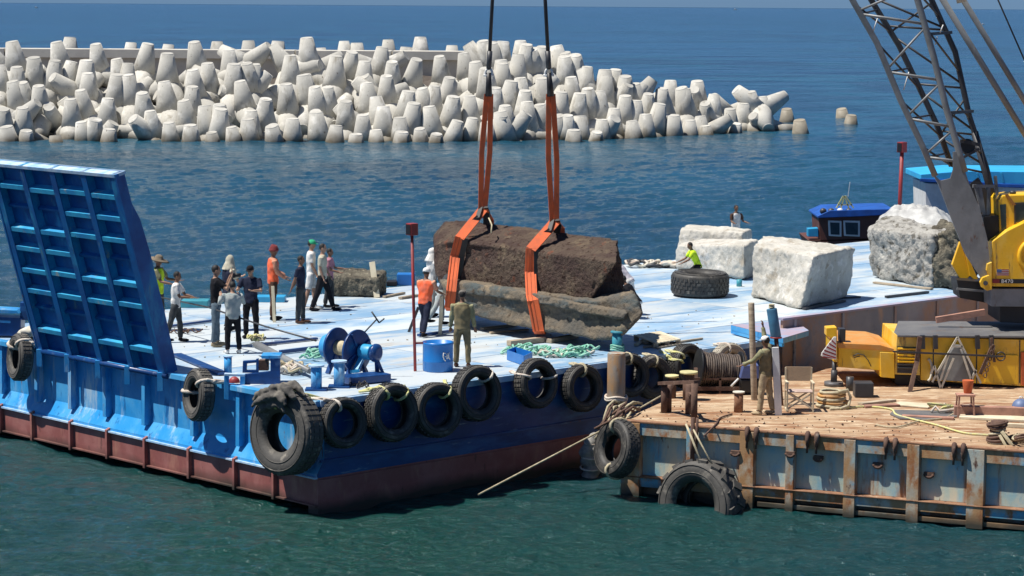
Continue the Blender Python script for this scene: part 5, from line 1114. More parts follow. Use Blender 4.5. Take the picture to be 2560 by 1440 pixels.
    # folded grey trestle with pale lattice
    tr = pr('trestle_plate', [(2388, 862), (2400, 862), (2438, 935), (2432, 956), (2340, 950), (2345, 930)], m_cgrey, Y=YC - .15, ext=.05)
    for p0, p1 in (((2394, 843), (2330, 955)), ((2394, 843), (2452, 958)), ((2384, 866), (2406, 866)), ((2372, 884), (2350, 952)), ((2402, 872), (2428, 950)), ((2336, 915), (2352, 972)), ((2352, 972), (2384, 895)), ((2428, 950), (2440, 925)), ((2336, 915), (2326, 935))): bm('trestle_bar', p0, p1, .045, m_cream, Y=YC - .22)
    bm('handrail', (2232, 879), (2508, 891), .04, m_cdark, Y=YC - .3)
    for x in (2306, 2338, 2443, 2478): bm('fairlead_bar', (x, 838), (x + 1, 872), .10, m_cdark, Y=YC - .12)
    bm('leaning_stand', (2300, 842), (2292, 905), .10, m_drust, Y=YC - .25); bm('leaning_stand', (2292, 905), (2266, 1016), .09, m_drust, Y=YC - .3, Y1=YC - .9)
    bm('tow_bar', (2482, 862), (2450, 935), .07, m_drust, Y=YC - .2); bm('tow_bar', (2478, 845), (2486, 905), .06, m_drust, Y=YC - .24)
    m = MB(); c = PD(2502, 891, YC - .15); m.tube([c + Vector((.10 * math.cos(a), 0, .10 * math.sin(a))) for a in np.linspace(0, 2 * PI, 17)[:-1]], .015, 7, closed=True); m.beam(c - Vector((.1, 0, 0)), c + Vector((.1, 0, 0)), .015); m.beam(c - Vector((.35, 0, .04)), c, .02); m.build('handwheel', m_cdark, t)
    for xy in (((2282, 900), (2316, 944)),):
        m = MB(); m.tube([PD(2318 + 12 * math.cos(a), 925 + 28 * math.sin(a), YC - .06) for a in np.linspace(-1.4, 1.4, 9)], .03, 8); m.build('pipe_bend', m_cream, t)
    m = MB(); 
    for k in range(6): a0 = PD(2483 - k * 4, 868 + k * 14, YC - .3); m.tube([a0 + Vector((.035 * math.cos(a), 0, .06 * math.sin(a))) for a in np.linspace(0, 2 * PI, 9)[:-1]], .014, 6, closed=True)
    m.build('chain', m_drust, t)
    # --- superstructure
    YS = 56.7
    pr('turntable', [(2478, 722), (2660, 722), (2660, 768), (2478, 766)], m_cgrey, Y=YS, ext=2.0); pr('slew_ring', [(2500, 766), (2660, 768), (2660, 812), (2500, 806)], m_black, Y=YS + .2, ext=1.5)
    pr('engine_housing', [(2480, 604), (2518, 577), (2600, 536), (2660, 536), (2660, 718), (2480, 716)], m_yel, ext=1.5, Y=YS - .06, bev=.02)
    pr('cab', [(2497, 500), (2506, 488), (2660, 482), (2660, 620), (2500, 620)], m_yel, Y=YS + .25, ext=1.0, bev=.03)
    pr('side_window', [(2500, 512), (2515, 510), (2516, 572), (2504, 578)], m_glass, Y=YS + .235, ext=.03, bev=0); pr('side_window', [(2540, 512), (2600, 508), (2600, 545), (2540, 556)], m_glass, Y=YS + .235, ext=.03, bev=0)
    pr('window_frame', [(2536, 507), (2606, 503), (2606, 508), (2540, 512), (2540, 556), (2536, 560)], m_cdark, Y=YS + .22, ext=.03, bev=0)
    pr('roof_shadow_strip', [(2512, 486), (2520, 485), (2540, 512), (2532, 514)], m_oran and M('roof_shadow_paint', (.36, .16, .03), .5), Y=YS + .21, ext=.04, bev=0)  # dark strip, the roof's shadow painted onto the cab side
    m = MB(); m.ell(PD(2532, 481, YS + .5), (.08, .08, .05)); m.build('beacon', m_cdark, t)
    m = MB(); c = PD(2590, 640, YS - .08); m.tube([c + Vector((.38 * math.cos(a), 0, .38 * math.sin(a))) for a in np.linspace(0, 2 * PI, 25)[:-1]], .06, 8, closed=True); m.build('guard_ring', m_yel, t)
    # badge strip with number and flag
    st = pr('number_strip', [(2481, 697), (2660, 699), (2660, 710), (2481, 708)], m_black, Y=YS - .068, ext=.006, bev=0)
    tx = bpy.data.curves.new('lettering', 'FONT'); tx.body = '8470'; tx.size = .125; tx.extrude = .002; tx.space_character = 1.15; tx.materials.append(m_whitep); to = bpy.data.objects.new('tmp', tx); COL.objects.link(to); dg = bpy.context.evaluated_depsgraph_get(); dg.update(); me = bpy.data.meshes.new_from_object(to.evaluated_get(dg)); bpy.data.objects.remove(to); o = bpy.data.objects.new('lettering', me); COL.objects.link(o); o.parent = st
    p = PD(2503, 707.6, YS - .075); o.location = p - worldloc(st); o.rotation_euler = (PI / 2, 0, 0)
    pr('red_band', [(2481, 698), (2499, 698), (2499, 708), (2481, 708)], m_redpost, Y=YS - .073, ext=.004, bev=0, par=None)
    fl = pr('flag_decal', [(2492, 673), (2522, 673), (2522, 689), (2492, 689)], m_whitep, Y=YS - .066, ext=.005, bev=0)
    for k in range(4): m = MB(); m.prism([PD(x, y, YS - .07) for x, y in ((2492, 673 + k * 4.4), (2522, 673 + k * 4.4), (2522, 675.2 + k * 4.4), (2492, 675.2 + k * 4.4))], (0, .002, 0)); m.build('stripe', m_redpost, fl)
    m = MB(); m.prism([PD(x, y, YS - .074) for x, y in ((2492, 673), (2504, 673), (2504, 681), (2492, 681))], (0, .002, 0)); m.build('canton', CL['blue'], fl)
    # front lug with boom pin, far side plate
    pr('pin_lug', [(2480, 655), (2468, 660), (2466, 676), (2472, 688), (2456, 694), (2450, 706), (2454, 718), (2468, 727), (2480, 724)], m_yel, Y=YS - .18, ext=.12)
    m = MB(); m.cyl(PD(2464, 708, YS - .24), PD(2464, 708, YS + 1.6), .055, 16); m.build('boom_pin', m_cdark, t)
    pr('far_bracket', [(2400, 604), (2412, 636), (2425, 690), (2414, 702), (2402, 700), (2380, 662)], m_yel, Y=YS + 1.5, ext=.15); pr('far_bracket_strut', [(2409, 614), (2432, 668), (2446, 700), (2438, 702), (2425, 690)], m_oran and m_yel, Y=YS + 1.45, ext=.08)
    pr('undercarriage', [(2392, 700), (2480, 706), (2480, 760), (2400, 745)], m_black, Y=YS + .9, ext=.9); bm('undercarriage_bar', (2392, 722), (2482, 730), .05, m_cgrey, Y=YS + .85)
    bm('gangway_board', (2340, 800), (2462, 780), .14, m_woodR, Y=YS + .6)
    # --- boom
    Yn, Yf = YS - .05, YS + 1.35
    ch = dict(A=[(2040, -200), (2131, 0), (2192, 107), (2251, 250), (2306, 365), (2338, 440)], Bc=[(2225, -200), (2294, 0), (2335, 145), (2364, 265), (2399, 385), (2412, 430)],
              C=[(2070, -200), (2178, 0), (2248, 115), (2289, 200), (2341, 310), (2379, 415)], D=[(2250, -200), (2329, 0), (2388, 130), (2423, 290), (2466, 420), (2500, 560)])
    def chord(n, Y, r, mat):
        m = MB(); m.tube([PD(x, y, Y) for x, y in ch[n]], r, 10); m.build('chord', mat, t)
    chord('A', Yn, .072, m_cgrey); chord('Bc', Yn, .078, m_cgrey); chord('C', Yf, .07, m_cdark); chord('D', Yf, .07, m_cdark)
    def at(n, y):
        l = ch[n]
        for (x0, y0), (x1, y1) in zip(l, l[1:]):
            if y <= y1: return (x0 + (x1 - x0) * (y - y0) / (y1 - y0), y)
        return l[-1]
    def lace(n0, y0, Y0, n1, y1, Y1, r=.03, mat=m_cgrey):
        m = MB(); m.cyl(PD(*at(n0, y0), Y0), PD(*at(n1, y1), Y1), r, 8); m.build('lacing', mat, t)
    ysA = [-180, -60, 35, 180, 297, 393]; ysB = [-165, -40, 60, 200, 317, 405]
    for i in range(6): lace('A', ysA[i], Yn, 'Bc', ysB[i], Yn, .034)
    for i in range(5):
        lace('A', ysA[i + 1] - 8, Yn, 'Bc', ysB[i] + 8, Yn, .028); lace('C', ysB[i] + 30, Yf, 'D', ysB[i + 1] + 10, Yf, .028, m_cdark)
        lace('D', ysB[i] + 45, Yf, 'C', ysB[i + 1] + 20, Yf, .026, m_cdark) if i % 2 else None
    for i in range(6): lace('C', ysA[i] + 30, Yf, 'D', ysA[i] + 40, Yf, .026, m_cdark)
    for i in range(5):
        lace('A', ysA[i] + 70, Yn, 'C', ysA[i + 1] + 45, Yf, .026, m_cdark); lace('Bc', ysB[i] + 8, Yn, 'D', ysB[i + 1] - 20, Yf, .026, m_cdark); lace('A', ysA[i + 1], Yn, 'C', ysA[i + 1] - 10, Yf, .024, m_cdark)
    for y in (85, 282): bm('step_bracket', (at('Bc', y)[0] + 6, y), (at('D', y)[0] + 10, y - 4), .07, m_cdark, Y=Yn + .3, Y1=Yf)
    lace('D', 330, Yf, 'D', 560, Yf, .09, m_cdark)
    # foot plates
    fp = [(2308, 372), (2322, 400), (2330, 432), (2352, 452), (2376, 446), (2383, 425), (2383, 380), (2400, 378), (2412, 425), (2424, 462), (2450, 522), (2469, 600), (2474, 650), (2472, 700), (2452, 694), (2416, 640), (2382, 556), (2347, 462), (2322, 415)]
    m = MB(); m.prism([PD(x, y, Yn - .04) for x, y in fp[3:-1] + [(2330, 432)]], (0, .08, 0)); m.build('foot_plate', m_cgrey, t)
    m = MB(); m.prism([PD(x + 46, y + 4, Yf) for x, y in [(2360, 470), (2400, 440), (2440, 500), (2450, 560), (2440, 640), (2420, 640), (2395, 560)]], (0, .08, 0)); m.build('foot_plate', m_cdark, t)  # rear plate in darker steel, its shade put into the colour
    for p0, p1 in (((2450, 470), (2462, 540)), ((2472, 470), (2470, 540)), ((2432, 465), (2492, 466)), ((2440, 470), (2455, 530)), ((2488, 440), (2500, 560))): bm('foot_bar', p0, p1, .07, m_cgrey, Y=Yn + .7)
    pr('rope_guard', [(2458, 542), (2495, 538), (2506, 560), (2500, 580), (2472, 604), (2462, 590)], m_black, Y=Yn + .35, ext=.6)
    # sheave block on the boom side
    m = MB(); c = PD(2418, 365, Yn + .7); m.cyl(c - Vector((0, .1, 0)), c + Vector((0, .1, 0)), .17, 20); m.build('sheave', m_black, t); bm('sheave_bracket', (2400, 352), (2450, 362), .08, m_cdark, Y=Yn + .6); bm('sheave_bracket', (2405, 395), (2448, 372), .06, m_cdark, Y=Yn + .6)
    # pendant tubes and hoist wire to the upper right
    for p0, p1, r in (((2235, -200), (2660, 495), .075), ((2287, -200), (2680, 448), .07)):
        m = MB(); m.cyl(PD(*p0, YS + .5), PD(*p1, YS + .9), r, 12); m.build('mast_tube', m_cgrey, t)
    m = MB(); m.cyl(PD(2398, -20, YS + .45), PD(2404, 6, YS + .45), .11, 12); m.build('tube_clamp', m_cream, t)
    m = MB(); m.cyl(PD(2425, -160, YS + .6), PD(2640, 330, YS + .8), .02, 6); m.build('hoist_wire', m_wire, t)
    for (x0, y0), (x1, y1) in (((2194, 45), (2183, 78)), ((2272, 180), (2259, 225)), ((2358, 62), (2350, 82)), ((2344, 90), (2338, 112))): 
        m = MB(); m.cyl(PD(x0, y0, Yn + .5), PD(x1, y1, Yn + .5), .014, 6); m.build('hanging_cord', m_whitep, t)
crane()

# ================================================================ THINGS ON THE BLUE DECK
def PV(px, py, base):                            # point above a deck foot: same distance as base
    return PD(px, py, base.y)
def deck_items():
    # winch
    c = P(880, 942, DK); t = thing('deck_winch', 'dark blue mooring winch with two big drum flanges and light blue gearbox', 'winch', c)
    a0 = PV(842, 868, c); a1 = PV(892, 878, c + Vector((0, -.25, 0))); ax = Vector((.80, -.60, -.0)).normalized()
    q = ax.to_track_quat('Z', 'Y').to_matrix().to_4x4()
    def disc(cc, r, th, name, mat): m = MB(); m.lathe([(r * .3, -th / 2), (r, -th / 2), (r, th / 2), (r * .3, th / 2)], 36, Matrix.Translation(cc) @ q); return m.build(name, mat, t, bev=.008)
    disc(a0, .43, .05, 'drum_flange', m_winch); disc(a1, .47, .05, 'drum_flange', m_winch)
    m = MB(); m.cyl(a0, a1, .16, 22); m.build('drum', m_rope, t)
    m = MB(); m.cyl(a0 - ax * .3, a0 - ax * .05, .27, 24); m.build('brake_housing', m_blueL, t, bev=.02)
    g = PV(918, 880, c + Vector((0, -.3, 0))); m = MB(); m.cyl(g - ax * .16, g + ax * .16, .17, 20); m.build('gearbox', m_cyan, t, bev=.03)
    m = MB(); m.lathe([(.10, 0), (.20, .05), (.20, .10), (.11, .16)], 22, Matrix.Translation(g + ax * .17) @ q); m.build('warping_head', m_winch, t)
    m = MB(); m.beam(g - ax * .1 + Z * -.05, Vector((g.x - .22, g.y - .25, DK + .22)), .11, .09); m.build('gearbox_bracket', m_cyan, t); m = MB(); m.beam(Vector((g.x - .34, g.y - .25, DK + .2)), Vector((g.x - .14, g.y - .28, DK + .22)), .09, .06); m.build('bracket_foot', m_cyan, t)
    for k in range(4): m = MB(); a = k * PI / 2 + .5; w1 = q @ Vector((math.cos(a) * .13, math.sin(a) * .13, .04)); w2 = q @ Vector((math.cos(a) * .44, math.sin(a) * .44, .04)); m.beam(a1 + w1, a1 + w2, .05, .03); m.build('flange_stiffener', m_winch, t)
    b0 = P(868, 946, DK); b1 = P(958, 938, DK); m = MB(); 
    m.beam(P(862, 950, DK + .1), P(962, 940, DK + .1), .5, .16); m.build('bedplate', m_winch, t, bev=.015)
    for cc in (a0, a1):
        for sx in (-.3, .3): m = MB(); m.beam(Vector((cc.x + sx * ax.y, cc.y - sx * ax.x, DK + .1)), cc - Z * .05, .10, .07); m.build('side_leg', m_winch, t)
    m = MB(); m.beam(g + ax * .2 + Vector((.05, 0, -.1)), Vector((g.x + .22, g.y, DK + .15)), .09); m.beam(g + ax * .2, Vector((g.x + .34, g.y - .1, DK + .15)), .07); m.build('head_stand', m_winch, t)
    l0 = PV(905, 826, c); l1 = PV(941, 799, c); m = MB(); m.cyl(l0 + Z * -.1, l1, .016, 8); m.cyl(PV(929, 779, c), PV(948, 807, c), .018, 8); m.cyl(PV(948, 807, c), PV(961, 796, c), .016, 8); m.build('brake_lever', m_cdark, t)
    # twin bitts with white rope
    for px, py, top, r, lb in ((791, 975, 916, .115, 'blue bitt with a flat cap, left of the rope-wrapped pair by the winch'), (848, 968, 905, .115, 'blue bitt with a flat cap, right of the rope-wrapped pair by the winch')):
        b = P(px, py, DK); h = PV(px, top, b).z; m = MB(); m.cyl(b, Vector((b.x, b.y, h)), r, 20); tt = thing('bitt', lb, 'bollard', b, 'bitts beside the winch'); m.build('post', m_blueL, tt); m = MB(); m.cyl(Vector((b.x, b.y, h - .005)), Vector((b.x, b.y, h + .035)), r * 1.45, 22); m.build('cap', m_edge, tt, bev=.005)
        m = MB(); m.box(b + Z * .02, (.45, .35, .04)); m.build('base_plate', m_blue, tt)
    rnd = random.Random(2)
    def tangle(name, lab, cx, cy, n, R, mats, r=.025, z=DK, hgt=.18, nm='strand', sq=.8):
        c = P(cx, cy, z); t = thing(name, lab, 'rope', c)
        for k in range(n):
            m = MB(); cc = c + Vector((rnd.uniform(-R, R), rnd.uniform(-R, R) * sq, .03 + rnd.uniform(0, hgt))); rr = rnd.uniform(.16, .30) * min(1, R + .3); ph = rnd.uniform(0, 6)
            m.tube([cc + Vector((rr * math.cos(a) * (1 + .25 * math.sin(2 * a + ph)), rr * .75 * math.sin(a), .04 * math.sin(3 * a + ph))) for a in np.linspace(0, 2 * PI, 18)[:-1]], r, 6, closed=True); m.build(nm, mats[k % len(mats)], t)
        return t
    tangle('rope_heap', 'green and white rope tangled at the foot of the blue winch', 815, 898, 14, .42, [m_ropeG, m_ropeG, m_ropeW])
    tangle('rope_coil', 'left heap of green mooring rope in front of the hoisted block', 1318, 884, 14, .42, [m_ropeG])
    tangle('rope_coil', 'long right heap of green mooring rope beside the teal bollard', 1428, 890, 18, .55, [m_ropeG, m_ropeG, m_ropeW], sq=.5)
    tangle('rope_heap', 'cream rope tangle behind the bow fairlead box', 738, 935, 10, .32, [m_ropeW, m_rope], .03)
    tangle('rope_heap', 'small yellow rope knot at the end of the long grey pipe', 640, 858, 6, .15, [m_ropeY, m_rope], .025)
    tangle('rope_heap', 'black cable loop on the deck edge near the small rightward bitt', 900, 968, 4, .2, [m_wire], .012, hgt=.05)
    # long grey pipe and thin cable
    def tubeq(name, pts, r, mat, lab, cat): m = MB(); m.tube(pts, r, 12); o = m.build(name, mat, at=pts[0]); tag(o, lab, cat); return o
    tubeq('boom_pipe', [P(642, 862, DK + .25), P(775, 928, DK + .16)], [.09, .06], m_cgrey, 'long tapered grey pipe lying from the rope knot to the bitts', 'pipe')
    tubeq('stay_cable', [PD(395, 742, 59.5), PD(520, 768, 57), PD(660, 815, 55), PD(790, 852, 53.5)], .02, m_cdark, 'thin dark cable stretched from the ramp to the winch', 'cable')
    # bow fairlead box and short bollard
    t = thing('fairlead_box', 'blue welded fairlead box with square openings at the bow corner', 'fairlead', P(640, 975, DK))
    def plate(pts, Y, ext, name, mat): m = MB(); m.prism([PD(x, y, Y) for x, y in pts], (0, ext, 0)); return m.build(name, mat, t, bev=.006)
    Yb = 51.2
    plate([(612, 936), (700, 926), (700, 980), (700, 992), (612, 985)], Yb, .12, 'front_plate', m_winch)
    plate([(676, 896), (700, 894), (700, 928), (676, 930)], Yb, .12, 'upright', m_winch); plate([(640, 898), (646, 897), (646, 934), (640, 935)], Yb + .05, .1, 'upright', m_blue)
    plate([(652, 889), (700, 889), (701, 896), (654, 897)], Yb - .02, .5, 'top_plate', m_blueL)
    plate([(607, 903), (640, 901), (640, 907), (617, 909), (616, 926), (640, 926), (640, 932), (606, 932)], Yb + .1, .12, 'hook_plate', m_winch)
    plate([(560, 940), (572, 938), (572, 1000), (560, 998)], Yb - .1, .1, 'side_upright', m_blueL); plate([(600, 940), (612, 940), (612, 1010), (600, 1006)], Yb - .1, .1, 'side_upright', m_blueL); plate([(560, 934), (612, 936), (612, 942), (560, 940)], Yb - .12, .14, 'top_lip', m_edge)
    plate([(572, 966), (600, 970), (600, 1004), (572, 1000)], Yb - .08, .06, 'lower_plate', m_blueL)
    m = MB(); m.ell(PD(586, 955, Yb + .2), (.12, .1, .12)); m.build('roller', m_redpost, t)
    m = MB(); m.box(PD(660, 912, Yb + .35), (.2, .2, .22)); m.build('roller', m_drust, t)
    b = P(570, 936, DK); o = MB().cyl(b, Vector((b.x, b.y, PV(570, 892, b).z)), .085, 18); tt = thing('bollard', 'short plain blue bollard left of the fairlead box', 'bollard', b); o.build('post', m_blueL, tt); m = MB(); m.cyl(Vector((b.x, b.y, PV(570, 892, b).z)), Vector((b.x, b.y, PV(570, 889, b).z)), .10, 18); m.build('cap', m_edge, tt)
    # far left: blue housing, white bags
    c = P(30, 838, DK); t = thing('fairlead_box', 'blue fairlead housing at the far left edge of the deck', 'fairlead', c); Yl = c.y - .5
    plate([(-40, 790), (52, 796), (52, 840), (-40, 838)], Yl, .5, 'front_plate', m_winch); plate([(-40, 772), (40, 776), (48, 784), (-40, 782)], Yl - .05, .6, 'top_plate', m_blueL); plate([(50, 756), (78, 760), (72, 800), (50, 800)], Yl + .2, .3, 'upright', m_blue); plate([(-10, 800), (26, 802), (26, 808), (-10, 806)], Yl - .02, .02, 'rib', m_blueL)
    m = MB()
    for k in range(3): m.ell(P(68 + 6 * k, 838 - k * 5, DK + .12 + .1 * k), (.28, .2, .12), n=12, m=8)
    me = remesh(m, .03, lambda p, n: .02 * fbm(p, 3, 6), off=P(70, 840, DK)); o = put(me, 'sack_heap', m_cream, None, P(70, 840, DK)); tag(o, 'small heap of cream sacks left of the raised ramp', 'sacks')
    m = MB(); m.tube([P(80 + 40 * math.cos(a) * .6, 838 + 12 * math.sin(a), DK + .08) for a in np.linspace(0, 2 * PI, 17)[:-1]], .07, 8, closed=True); o = m.build('black_hose', m_black, at=P(80, 838, DK)); tag(o, 'black hose loop behind the cream sacks by the ramp', 'hose')
    # blue drum with white marks
    b = P(1094, 930, DK); top = PV(1094, 857, b).z; h = top - b.z; R = .335; b = b + Vector((0, .2, 0)); t = thing('drum', 'bright blue open-topped plastic drum with white marks on its side', 'barrel', b)
    m = MB(); m.lathe([(R * .96, 0), (R, .03), (R, h * .33), (R * 1.015, h * .35), (R, h * .37), (R, h * .9), (R * 1.02, h * .93), (R * 1.02, h), (R * .95, h), (R * .94, .05)], 32, Matrix.Translation(b)); m.build('shell', m_drum, t)
    def mark(pts): m = MB(); m.tube([b + Vector(((R + .004) * math.sin(a), -(R + .004) * math.cos(a), z * h)) for a, z in pts], .014, 6); m.build('painted_mark', m_whitep, t)
    mark([(.52, .66), (.40, .68), (.38, .56), (.44, .45), (.55, .40)]); mark([(.66, .66), (.66, .46)]); mark([(.84, .68), (.78, .62), (.80, .50), (.92, .44)]); mark([(.50, .55), (.56, .55)])
    # red lamp posts
    def lamp_post(px, py, topy, w, lab, box, r=.035, Yoff=0, base=None):
        b = base or P(px, py, DK); t = thing('signal_post', lab, 'post', b); tp = PD(box[0], box[1] + box[3] / 2, b.y); m = MB(); m.cyl(b, tp, r, 10); m.build('pole', m_redpost, t)
        cc = PD(box[0], box[1], b.y); s = box[2] * b.y / F; m = MB(); Rz = Matrix.Rotation(.7, 3, 'Z'); m.box(cc, (s * .75, s * .75, box[3] * b.y / F), Rz); m.build('lamp_housing', m_redpost, t, bev=.01)
        m = MB(); m.box(cc + Rz @ Vector((-s * .385, 0, 0)), (.02, s * .6, box[3] * b.y / F * .8), Rz); m.build('lamp_face', m_black, t); return b, t, tp
    b, t, tp = lamp_post(1038, 928, 560, 26, 'slender dark red post with a square lamp box standing by the blue drum', (1030, 573, 30, 30))
    m = MB(); m.beam(PD(1040, 858, b.y), PD(1066, 857, b.y), .04); m.build('bracket', m_redpost, t)
    bb = PD(2247, 560, 86.0); bb.z = DK; lamp_post(0, 0, 0, 0, 'bright red post with a square red box rising by the far edge, right', (2255, 368, 24, 26), r=.07, base=bb)
    # wood, tray, pallet
    def plank(p0, p1, wd, h, mat, lab, z=DK, nm='plank', cat='plank'):
        a = P(*p0, z + h / 2 + .012); q = P(*p1, z + h / 2 + .012); m = MB(); m.beam(a, q, wd, h); o = m.build(nm, mat, at=a, bev=.005); tag(o, lab, cat)
    plank((1272, 858), (1360, 848), .16, .12, m_wood, 'thick timber beneath the hoisted block, left of the light blue gap'); plank((1372, 852), (1440, 840), .16, .10, m_wood, 'timber beneath the hoisted block, right of the light blue gap')
    plank((1205, 822), (1290, 812), .14, .05, m_wood, 'thin plank under the block, nearest to the khaki man'); plank((1225, 832), (1320, 824), .10, .04, m_wood, 'narrow batten lying just below the thin plank under the block')
    plank((1020, 845), (1050, 780), .06, .05, m_cdark, 'dark bar leaning out behind the orange-vested worker', nm='bar', cat='bar') if False else None
    plank((1000, 745), (1042, 738), .12, .06, m_wood, 'weathered plank lying left of the dark red post'); plank((960, 742), (1010, 732), .10, .05, m_wood, 'pale plank right of the block with the leaning board')
    plank((2010, 772), (2110, 752), .12, .05, m_cdark, 'dark skid under the largest pale block', nm='skid', cat='skid'); plank((2185, 706), (2330, 722), .14, .05, m_wood, 'pale skid under the tarped grey block', nm='skid', cat='skid')
    plank((2040, 748), (2150, 742), .10, .04, m_cdark, 'dark strip on deck right of the largest pale block', nm='skid', cat='skid'); plank((2215, 742), (2320, 730), .10, .06, m_cdark, 'dark skid close behind the pink-topped rail', nm='skid', cat='skid')
    plank((1590, 862), (1625, 842), .10, .05, m_woodP, 'short yellowish plank left of the slatted pallet'); plank((1610, 868), (1755, 846), .08, .04, m_wood, 'long thin batten beside the slatted pallet')
    a = P(1022, 830, DK); q = PD(1046, 768, a.y); m = MB(); m.beam(a, q, .07, .05, up=Vector((0, 1, 0))); o = m.build('bar', m_cdark, at=a); tag(o, 'dark bar leaning beside the orange-vested worker', 'bar')
    a = P(1100, 838, DK); q = PD(1104, 740, a.y); m = MB(); m.beam(a, q, .09, .05, up=Vector((0, 1, 0))); o = m.build('board', m_woodP, at=a, bev=.005); tag(o, 'upright pale board between the orange and khaki workers', 'board')
    a = P(943, 744, DK) + Vector((0, -.05, 0)); q = PD(930, 655, a.y + .3); m = MB(); m.beam(a, q, .16, .07, up=Vector((0, 1, 0))); o = m.build('board', m_woodP, at=a, bev=.006); tag(o, 'pale board leaning on the low brown-grey block', 'board')
    a = P(689, 802, DK) + Vector((0, -.3, 0)); q = PD(682, 715, a.y + .1); m = MB(); m.beam(a, q, .08, .05, up=Vector((0, 1, 0))); o = m.build('board', m_woodP, at=a, bev=.006); tag(o, 'upright pale stick before the man in the red turban', 'board')
    t = thing('blue_tray', 'open bright blue tray at the deck edge beside the green rope', 'tray', P(1290, 915, DK)); pts = [P(1268, 900, DK), P(1310, 915, DK), P(1330, 905, DK), P(1288, 892, DK)]
    for i in range(4): a, q = pts[i], pts[(i + 1) % 4]; m = MB(); m.beam(a + Z * .12, q + Z * .12, .02, .22); m.build('side', m_drum, t)
    m = MB(); m.prism([p + Z * .02 for p in pts], (0, 0, .01)); m.build('bottom', m_drum, t)
    t = thing('pallet', 'slatted cream wooden pallet lying behind the mooring pile', 'pallet', P(1640, 850, DK)); e0, e1, e2, e3 = P(1585, 852, DK), P(1640, 872, DK), P(1700, 862, DK), P(1650, 842, DK)
    for k in range(7):
        f = (k + .5) / 7; m = MB(); m.beam((e0.lerp(e1, 0)).lerp(e3, f) + Z * .13, e1.lerp(e2, f) + Z * .13, .13, .025); m.build('slat', m_woodP, t, bev=.003)
    for f in (0.06, .5, .94):
        for g_ in (.04, .5, .96):
            m = MB(); m.box(e0.lerp(e1, f).lerp(e3.lerp(e2, f), g_) + Z * .065, (.12, .12, .10)); m.build('foot_block', m_wood, t)
    m = MB(); m.beam(e1 - Z * -.03, e2 + Z * .03, .1, .03); m.build('bottom_slat', m_wood, t)
    # teal bollard behind the pile
    b = P(1543, 885, DK); t = thing('bollard', 'teal bollard wrapped with green rope above the rusty pile', 'bollard', b); m = MB(); zt = PV(1543, 832, b).z; m.cyl(b, Vector((b.x, b.y, zt)), .12, 20); m.build('post', m_teal, t); m = MB(); m.cyl(Vector((b.x, b.y, zt)), Vector((b.x, b.y, zt + .04)), .16, 20); m.build('cap', m_teal, t)
    for k in range(3): m = MB(); m.tube([b + Vector((.15 * math.cos(a), .15 * math.sin(a), .10 + .05 * k + .02 * math.sin(a * 2))) for a in np.linspace(0, 2 * PI, 15)[:-1]], .022, 6, closed=True); m.build('rope_turn', m_ropeG, t)
    b = P(1848, 716, DK); m = MB(); m.cyl(b, b + Z * .2, .08, 12); o = m.build('stub_bollard', m_teal, at=b); tag(o, 'tiny teal stub behind the big flat tyre', 'bollard')
    # far edge clutter
    def bx(px, py, px1, py1, mat, lab, cat, nm, dep=.5):
        b = P(px, py1, DK); m = MB(); a = PD(px, py1, b.y); q = PD(px1, py, b.y); m.box(((a.x + q.x) / 2, b.y + dep / 2, DK + (q.z - DK) / 2 + .001), (abs(q.x - a.x), dep, q.z - DK)); o = m.build(nm, mat, at=b, bev=.02); tag(o, lab, cat)
    bx(992, 686, 1036, 714, m_drum, 'bright blue box at the far edge left of the red post', 'box', 'blue_box'); bx(966, 704, 992, 716, m_black, 'flat black bundle beside the blue box at the far edge', 'bundle', 'black_bundle')
    bx(452, 752, 520, 770, m_teal, 'teal locker at the far edge behind the photographers', 'locker', 'deck_locker'); bx(640, 742, 712, 756, m_cyan, 'low light blue bollard base behind the turbaned man', 'locker', 'deck_locker')
    tangle('net_heap', 'pale heap of nets and ropes on the far deck edge behind the block', 1640, 668, 16, .75, [m_ropeW, m_cream, m_cdark], .04, hgt=.15, sq=.4)
    tangle('rope_heap', 'dark cable loop on deck at the feet of the white t-shirt man', 465, 832, 4, .25, [m_drust], .015, hgt=.05)
    # tarp over the grey block
    m = MB(); nx, ny = 44, 18; vs = []
    for jj in range(ny + 1):
        for ii in range(nx + 1):
            a, b_ = ii / nx, jj / ny; px = 2190 + 190 * a + 10 * b_; Yq = 79.6 + 3.4 * b_ - 1.2 * a
            zt = PD(px, 545 - 6 * a, Yq - .2).z; p = PD(px, 540, Yq); edge = min(1, 5 * min(a, 1 - a, b_ + .02, 1 - b_))
            rz = .16 * (1 - abs(noise.noise(Vector((a * 4 + b_ * 3, b_ * 5 - a * 2, 3)))) * 3) + .08 * noise.noise(Vector((a * 14, b_ * 9, 1)))
            vs.append((p.x, p.y, PD(2280, 548, 80.0).z + .10 + rz * edge + .22 * math.sin(PI * a) * math.sin(PI * min(1, b_ * 1.2)) - .25 * (1 - edge)))
    n = nx + 1; m.add(vs, [(q * n + k, q * n + k + 1, (q + 1) * n + k + 1, (q + 1) * n + k) for q in range(ny) for k in range(nx)], True)
    o = m.build('tarp', m_tarp, at=PD(2260, 530, 81.5)); sf = o.modifiers.new('thickness', 'SOLIDIFY'); sf.thickness = .03; tag(o, 'crumpled grey tarpaulin heaped on top of the grey rough block', 'tarpaulin')
deck_items()

